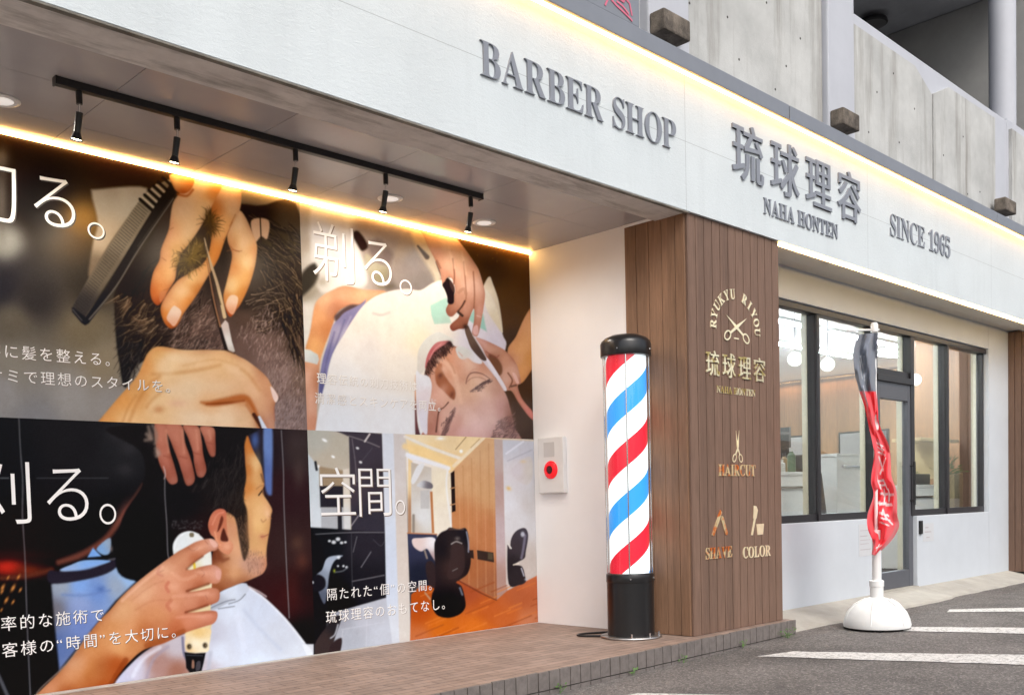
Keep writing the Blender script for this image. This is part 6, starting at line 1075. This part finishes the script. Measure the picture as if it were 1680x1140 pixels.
# ---------------------------------------------------------------- inside the shop
M_lit = mat('lit_diffuser', (.9, .9, .9, 1), .4, emit=((.90, .96, 1, 1), 150), noise=(5, .01)); M_glb = mat('lit_globe', (.9, .9, .9, 1), .4, emit=((1, .96, .9, 1), 1.4), noise=(5, .01))
for i, (x, y, lb) in enumerate(((8.835, 1.46, 'lit white globe lamp hanging behind the first window pane'), (9.49, 1.46, 'lit white globe lamp hanging behind the second window pane'), (11.65, 1.48, 'lit white globe lamp hanging behind the pane right of the door'))):
    o = thing('pendant_lamp', lb, 'pendant lamp', (x, y, 2.74), 'globe lamps in the shop'); MB().tube((x, y, 2.285), (x, y, 2.739), .004, n=6).build('cord', M_dark, o); MB().lathe([(.0001, -.072), (.028, -.066), (.051, -.051), (.066, -.028), (.072, 0), (.066, .028), (.051, .051), (.028, .066), (.012, .072)], (x, y, 2.2), 24).build('globe', M_glb, o, smooth=True)
for i, (x0, x1, y, lb) in enumerate(((6.6, 10.2, 1.95, 'long lit tube lamp nearest the window on the shop ceiling'), (10.5, 13.2, 1.95, 'second lit tube lamp in line on the shop ceiling'), (9.5, 12.6, 2.75, 'lit tube lamp deeper inside the shop ceiling'))):
    o = thing('tube_lamp', lb, 'ceiling light', ((x0+x1)/2, y, 2.74), 'tube lamps on the shop ceiling'); MB().box(x0, x1, y-.05, y+.05, 2.715, 2.7395).build('housing', M_plastic, o); MB().box(x0+.02, x1-.02, y-.018, y+.018, 2.69, 2.7148).build('diffuser', M_lit, o, bevel=.006)
o = thing('round_ceiling_lamp', 'large lit oval ceiling lamp behind the glass above the door', 'ceiling light', (12.3, 1.95, 2.74)); MB().lathe([(.36, 0), (.36, -.03), (.33, -.05)], (12.75, 2.1, 2.7395), 36).build('rim', M_plastic, o, smooth=True); MB().lathe([(.329, -.048), (.25, -.065), (.0001, -.07)], (12.75, 2.1, 2.7395), 36).build('diffuser', M_lit, o, smooth=True)
la = bpy.data.lights.new('cove_light', 'AREA'); la.shape = 'RECTANGLE'; la.size = .04; la.size_y = 5.5; la.energy = 20; la.color = (1, .55, .22)
lo = bpy.data.objects.new('cove_light', la); COL.objects.link(lo); lo.location = (14.40, 3.6, 2.70); lo.rotation_euler = (0, R(20), 0)
def cabinet(x0, x1, y0, y1, z1, label, m=M_int):
    o = thing('white_cabinet', label, 'cabinet', ((x0+x1)/2, (y0+y1)/2, -.02)); MB().box(x0, x1, y0, y1, .06, z1-.03).build('carcass', m, o, bevel=.004); MB().box(x0-.01, x1+.01, y0-.01, y1+.01, z1-.0298, z1).build('worktop', M_plastic, o, bevel=.004); MB().box(x0+.03, x1-.03, y0+.03, y1-.03, -.0195, .0595).build('plinth', M_dark, o); MB().box(x0+.1, x1-.1, y0-.02, y0-.0005, z1-.14, z1-.12).build('handle', M_chrome, o); return o
cabinet(7.0, 7.95, .78, 1.15, 1.06, 'low white counter behind the first window pane'); cabinet(9.35, 9.97, 1.3, 1.7, 1.28, 'tall white cabinet behind the second window pane'); cabinet(10.3, 11.5, 1.0, 1.4, .95, 'white counter behind the pane right of the door')
rr = random.Random(11)
cm = [mat('bottle_%d' % k, c, .3, noise=(9, .05)) for k, c in enumerate(((.04, .04, .045, 1), (.6, .6, .58, 1), (.35, .10, .08, 1), (.10, .16, .10, 1), (.30, .2, .1, 1)))]
spots = [(7.08+.085*k, .9+.12*(k % 2), 1.06) for k in range(10)]+[(10.33+.11*k if k < 2 else 10.75+.085*k, 1.28, .95) for k in range(8)]
for k, (x, y, z) in enumerate(spots):
    h = rr.uniform(.10, .22); r_ = rr.uniform(.022, .036)
    o = thing('product_bottle', 'small toiletry bottle standing on a white counter inside the shop window', 'bottle', (x, y, z), 'bottles on the counters'); MB().lathe([(r_, .001), (r_, h*.7), (r_*.45, h*.8), (r_*.45, h*.84)], (x, y, z), 14).build('flask', cm[k % 5], o, smooth=True); MB().lathe([(r_*.5, h*.8402), (r_*.5, h), (.0001, h)], (x, y, z), 12).build('cap', cm[(k+1) % 2], o, smooth=True)
def barber_chair(x, y, rz, label):
    o = thing('barber_chair', label, 'chair', (0, 0, 0), 'barber chairs in the shop'); hide = mat('black_leather', (.02, .018, .018, 1), .35, noise=(20, .1))
    MB().lathe([(.28, -.0195), (.28, .01), (.08, .04), (.06, .05), (.06, .34)], (0, 0, 0), 24).build('pedestal', M_chrome, o, smooth=True); MB().box(-.27, .27, -.27, .27, .3405, .47).build('seat', hide, o, bevel=.03); MB().prism([(.20, .4705), (.31, .4705), (.40, 1.08), (.30, 1.10)], -.25, .25).build('backrest', hide, o, bevel=.03)
    for s_ in (-1, 1): MB().box(-.24, .24, s_*.30-.03, s_*.30+.03, .62, .68).build('armrest', hide, o, bevel=.015)
    MB().prism([(.33, 1.101), (.41, 1.09), (.43, 1.26), (.36, 1.27)], -.12, .12).build('headrest', hide, o, bevel=.02); MB().box(-.55, -.29, -.18, .18, .08, .12).build('footrest', M_chrome, o, bevel=.01); o.location = (x, y, 0); o.rotation_euler = (0, 0, rz); return o
barber_chair(8.75, 1.12, R(70), 'black barber chair behind the second window pane'); barber_chair(8.25, 2.1, R(120), 'black barber chair behind the first window pane'); barber_chair(11.4, 2.2, R(80), 'black barber chair furthest right inside the shop')
ds = thing('display_rack', 'dark display rack with boxes deep inside the shop behind the counters', 'rack', (10.6, 3.2, -.02)); rk = MB(); rk.box(10.2, 10.24, 3.0, 3.4, -.0195, 1.75); rk.box(11.4, 11.44, 3.0, 3.4, -.0195, 1.75)
for z in (.3, .75, 1.2, 1.65): rk.box(10.2401, 11.3999, 3.0, 3.4, z, z+.03)
rk.build('frame', M_dark, ds); rr = random.Random(4)
for z in (.331, .781, 1.231):
    x = 10.28
    while x < 11.2:
        w_ = rr.uniform(.08, .2); MB().box(x, x+w_, 3.05, 3.3, z, z+rr.uniform(.15, .34)).build('box', cm[rr.randrange(5)], ds); x += w_+.03
for i, (y0, lb) in enumerate(((1.9, 'framed mirror on the wood wall at the right inside the shop'), (3.1, 'framed mirror in the middle of the wood wall inside the shop'), (4.3, 'framed mirror on the wood wall deepest inside the shop'))):
    mr_ = thing('wall_mirror', lb, 'mirror', (14.49, y0+.4, .9), 'mirrors on the wood wall'); MB().box(14.46, 14.4995, y0, y0+.8, .85, 1.85).build('frame', M_dark, mr_, bevel=.004); MB().box(14.455, 14.4595, y0+.03, y0+.77, .88, 1.82).build('glass', M_chrome, mr_)
sf = thing('wall_shelf', 'pale wooden shelf with a curved cream end panel at the right of the shop window', 'shelf', (12.0, .9, 1.1)); M_oak = mat('pale_oak', (.62, .47, .25, 1), .5, noise=(6, .1))
MB().box(10.5, 11.52, .93, 1.25, 1.42, 1.455).build('board', M_oak, sf, bevel=.003); MB().box(11.05, 11.19, .92, 1.26, 1.02, 1.4195).build('bracket', M_oak, sf, bevel=.003)
MB().prism([(11.2, .55), (11.9, .55), (11.93, 1.70), (11.82, 1.64), (11.66, 1.46), (11.55, 1.28), (11.48, 1.08), (11.2, 1.06)], .86, .915).build('curved_panel', M_oak, sf, bevel=.006)
pr = thing('printer', 'low black printer on the counter inside, right of the shop door', 'printer', (10.75, 1.05, .95)); MB().box(10.55, 10.95, 1.02, 1.20, .951, 1.07).build('casing', M_black, pr, bevel=.012); MB().box(10.60, 10.90, 1.205, 1.22, 1.03, 1.16).build('paper_tray', M_dark, pr, bevel=.003)
pl = thing('potted_plant', 'green leafy pot plant on the counter behind the last window pane', 'plant', (11.25, 1.1, .95)); MB().lathe([(.05, .001), (.07, .10), (.066, .10), (.05, .08), (.0001, .08)], (11.25, 1.02, .95), 18).build('pot', M_plastic, pl, smooth=True); lm = MB(); rr = random.Random(2); stm = MB()
for k in range(110):
    a_ = rr.uniform(0, 6.28); el = rr.uniform(.2, 1.3); L_ = rr.uniform(.10, .24); d = Vector((math.cos(a_)*math.cos(el), math.sin(a_)*math.cos(el), math.sin(el))); s0 = Vector((11.25, 1.02, 1.035)); c = s0+d*L_; e_ = d.orthogonal().normalized()*.014; lm.add([c, c+d*.03+e_, c+d*.08-Vector((0, 0, .015)), c+d*.03-e_], [(0, 1, 2, 3)]); stm.tube(s0, c, .0015, n=5)
lm.build('leaves', M_leaf, pl); stm.build('stems', M_leaf, pl)
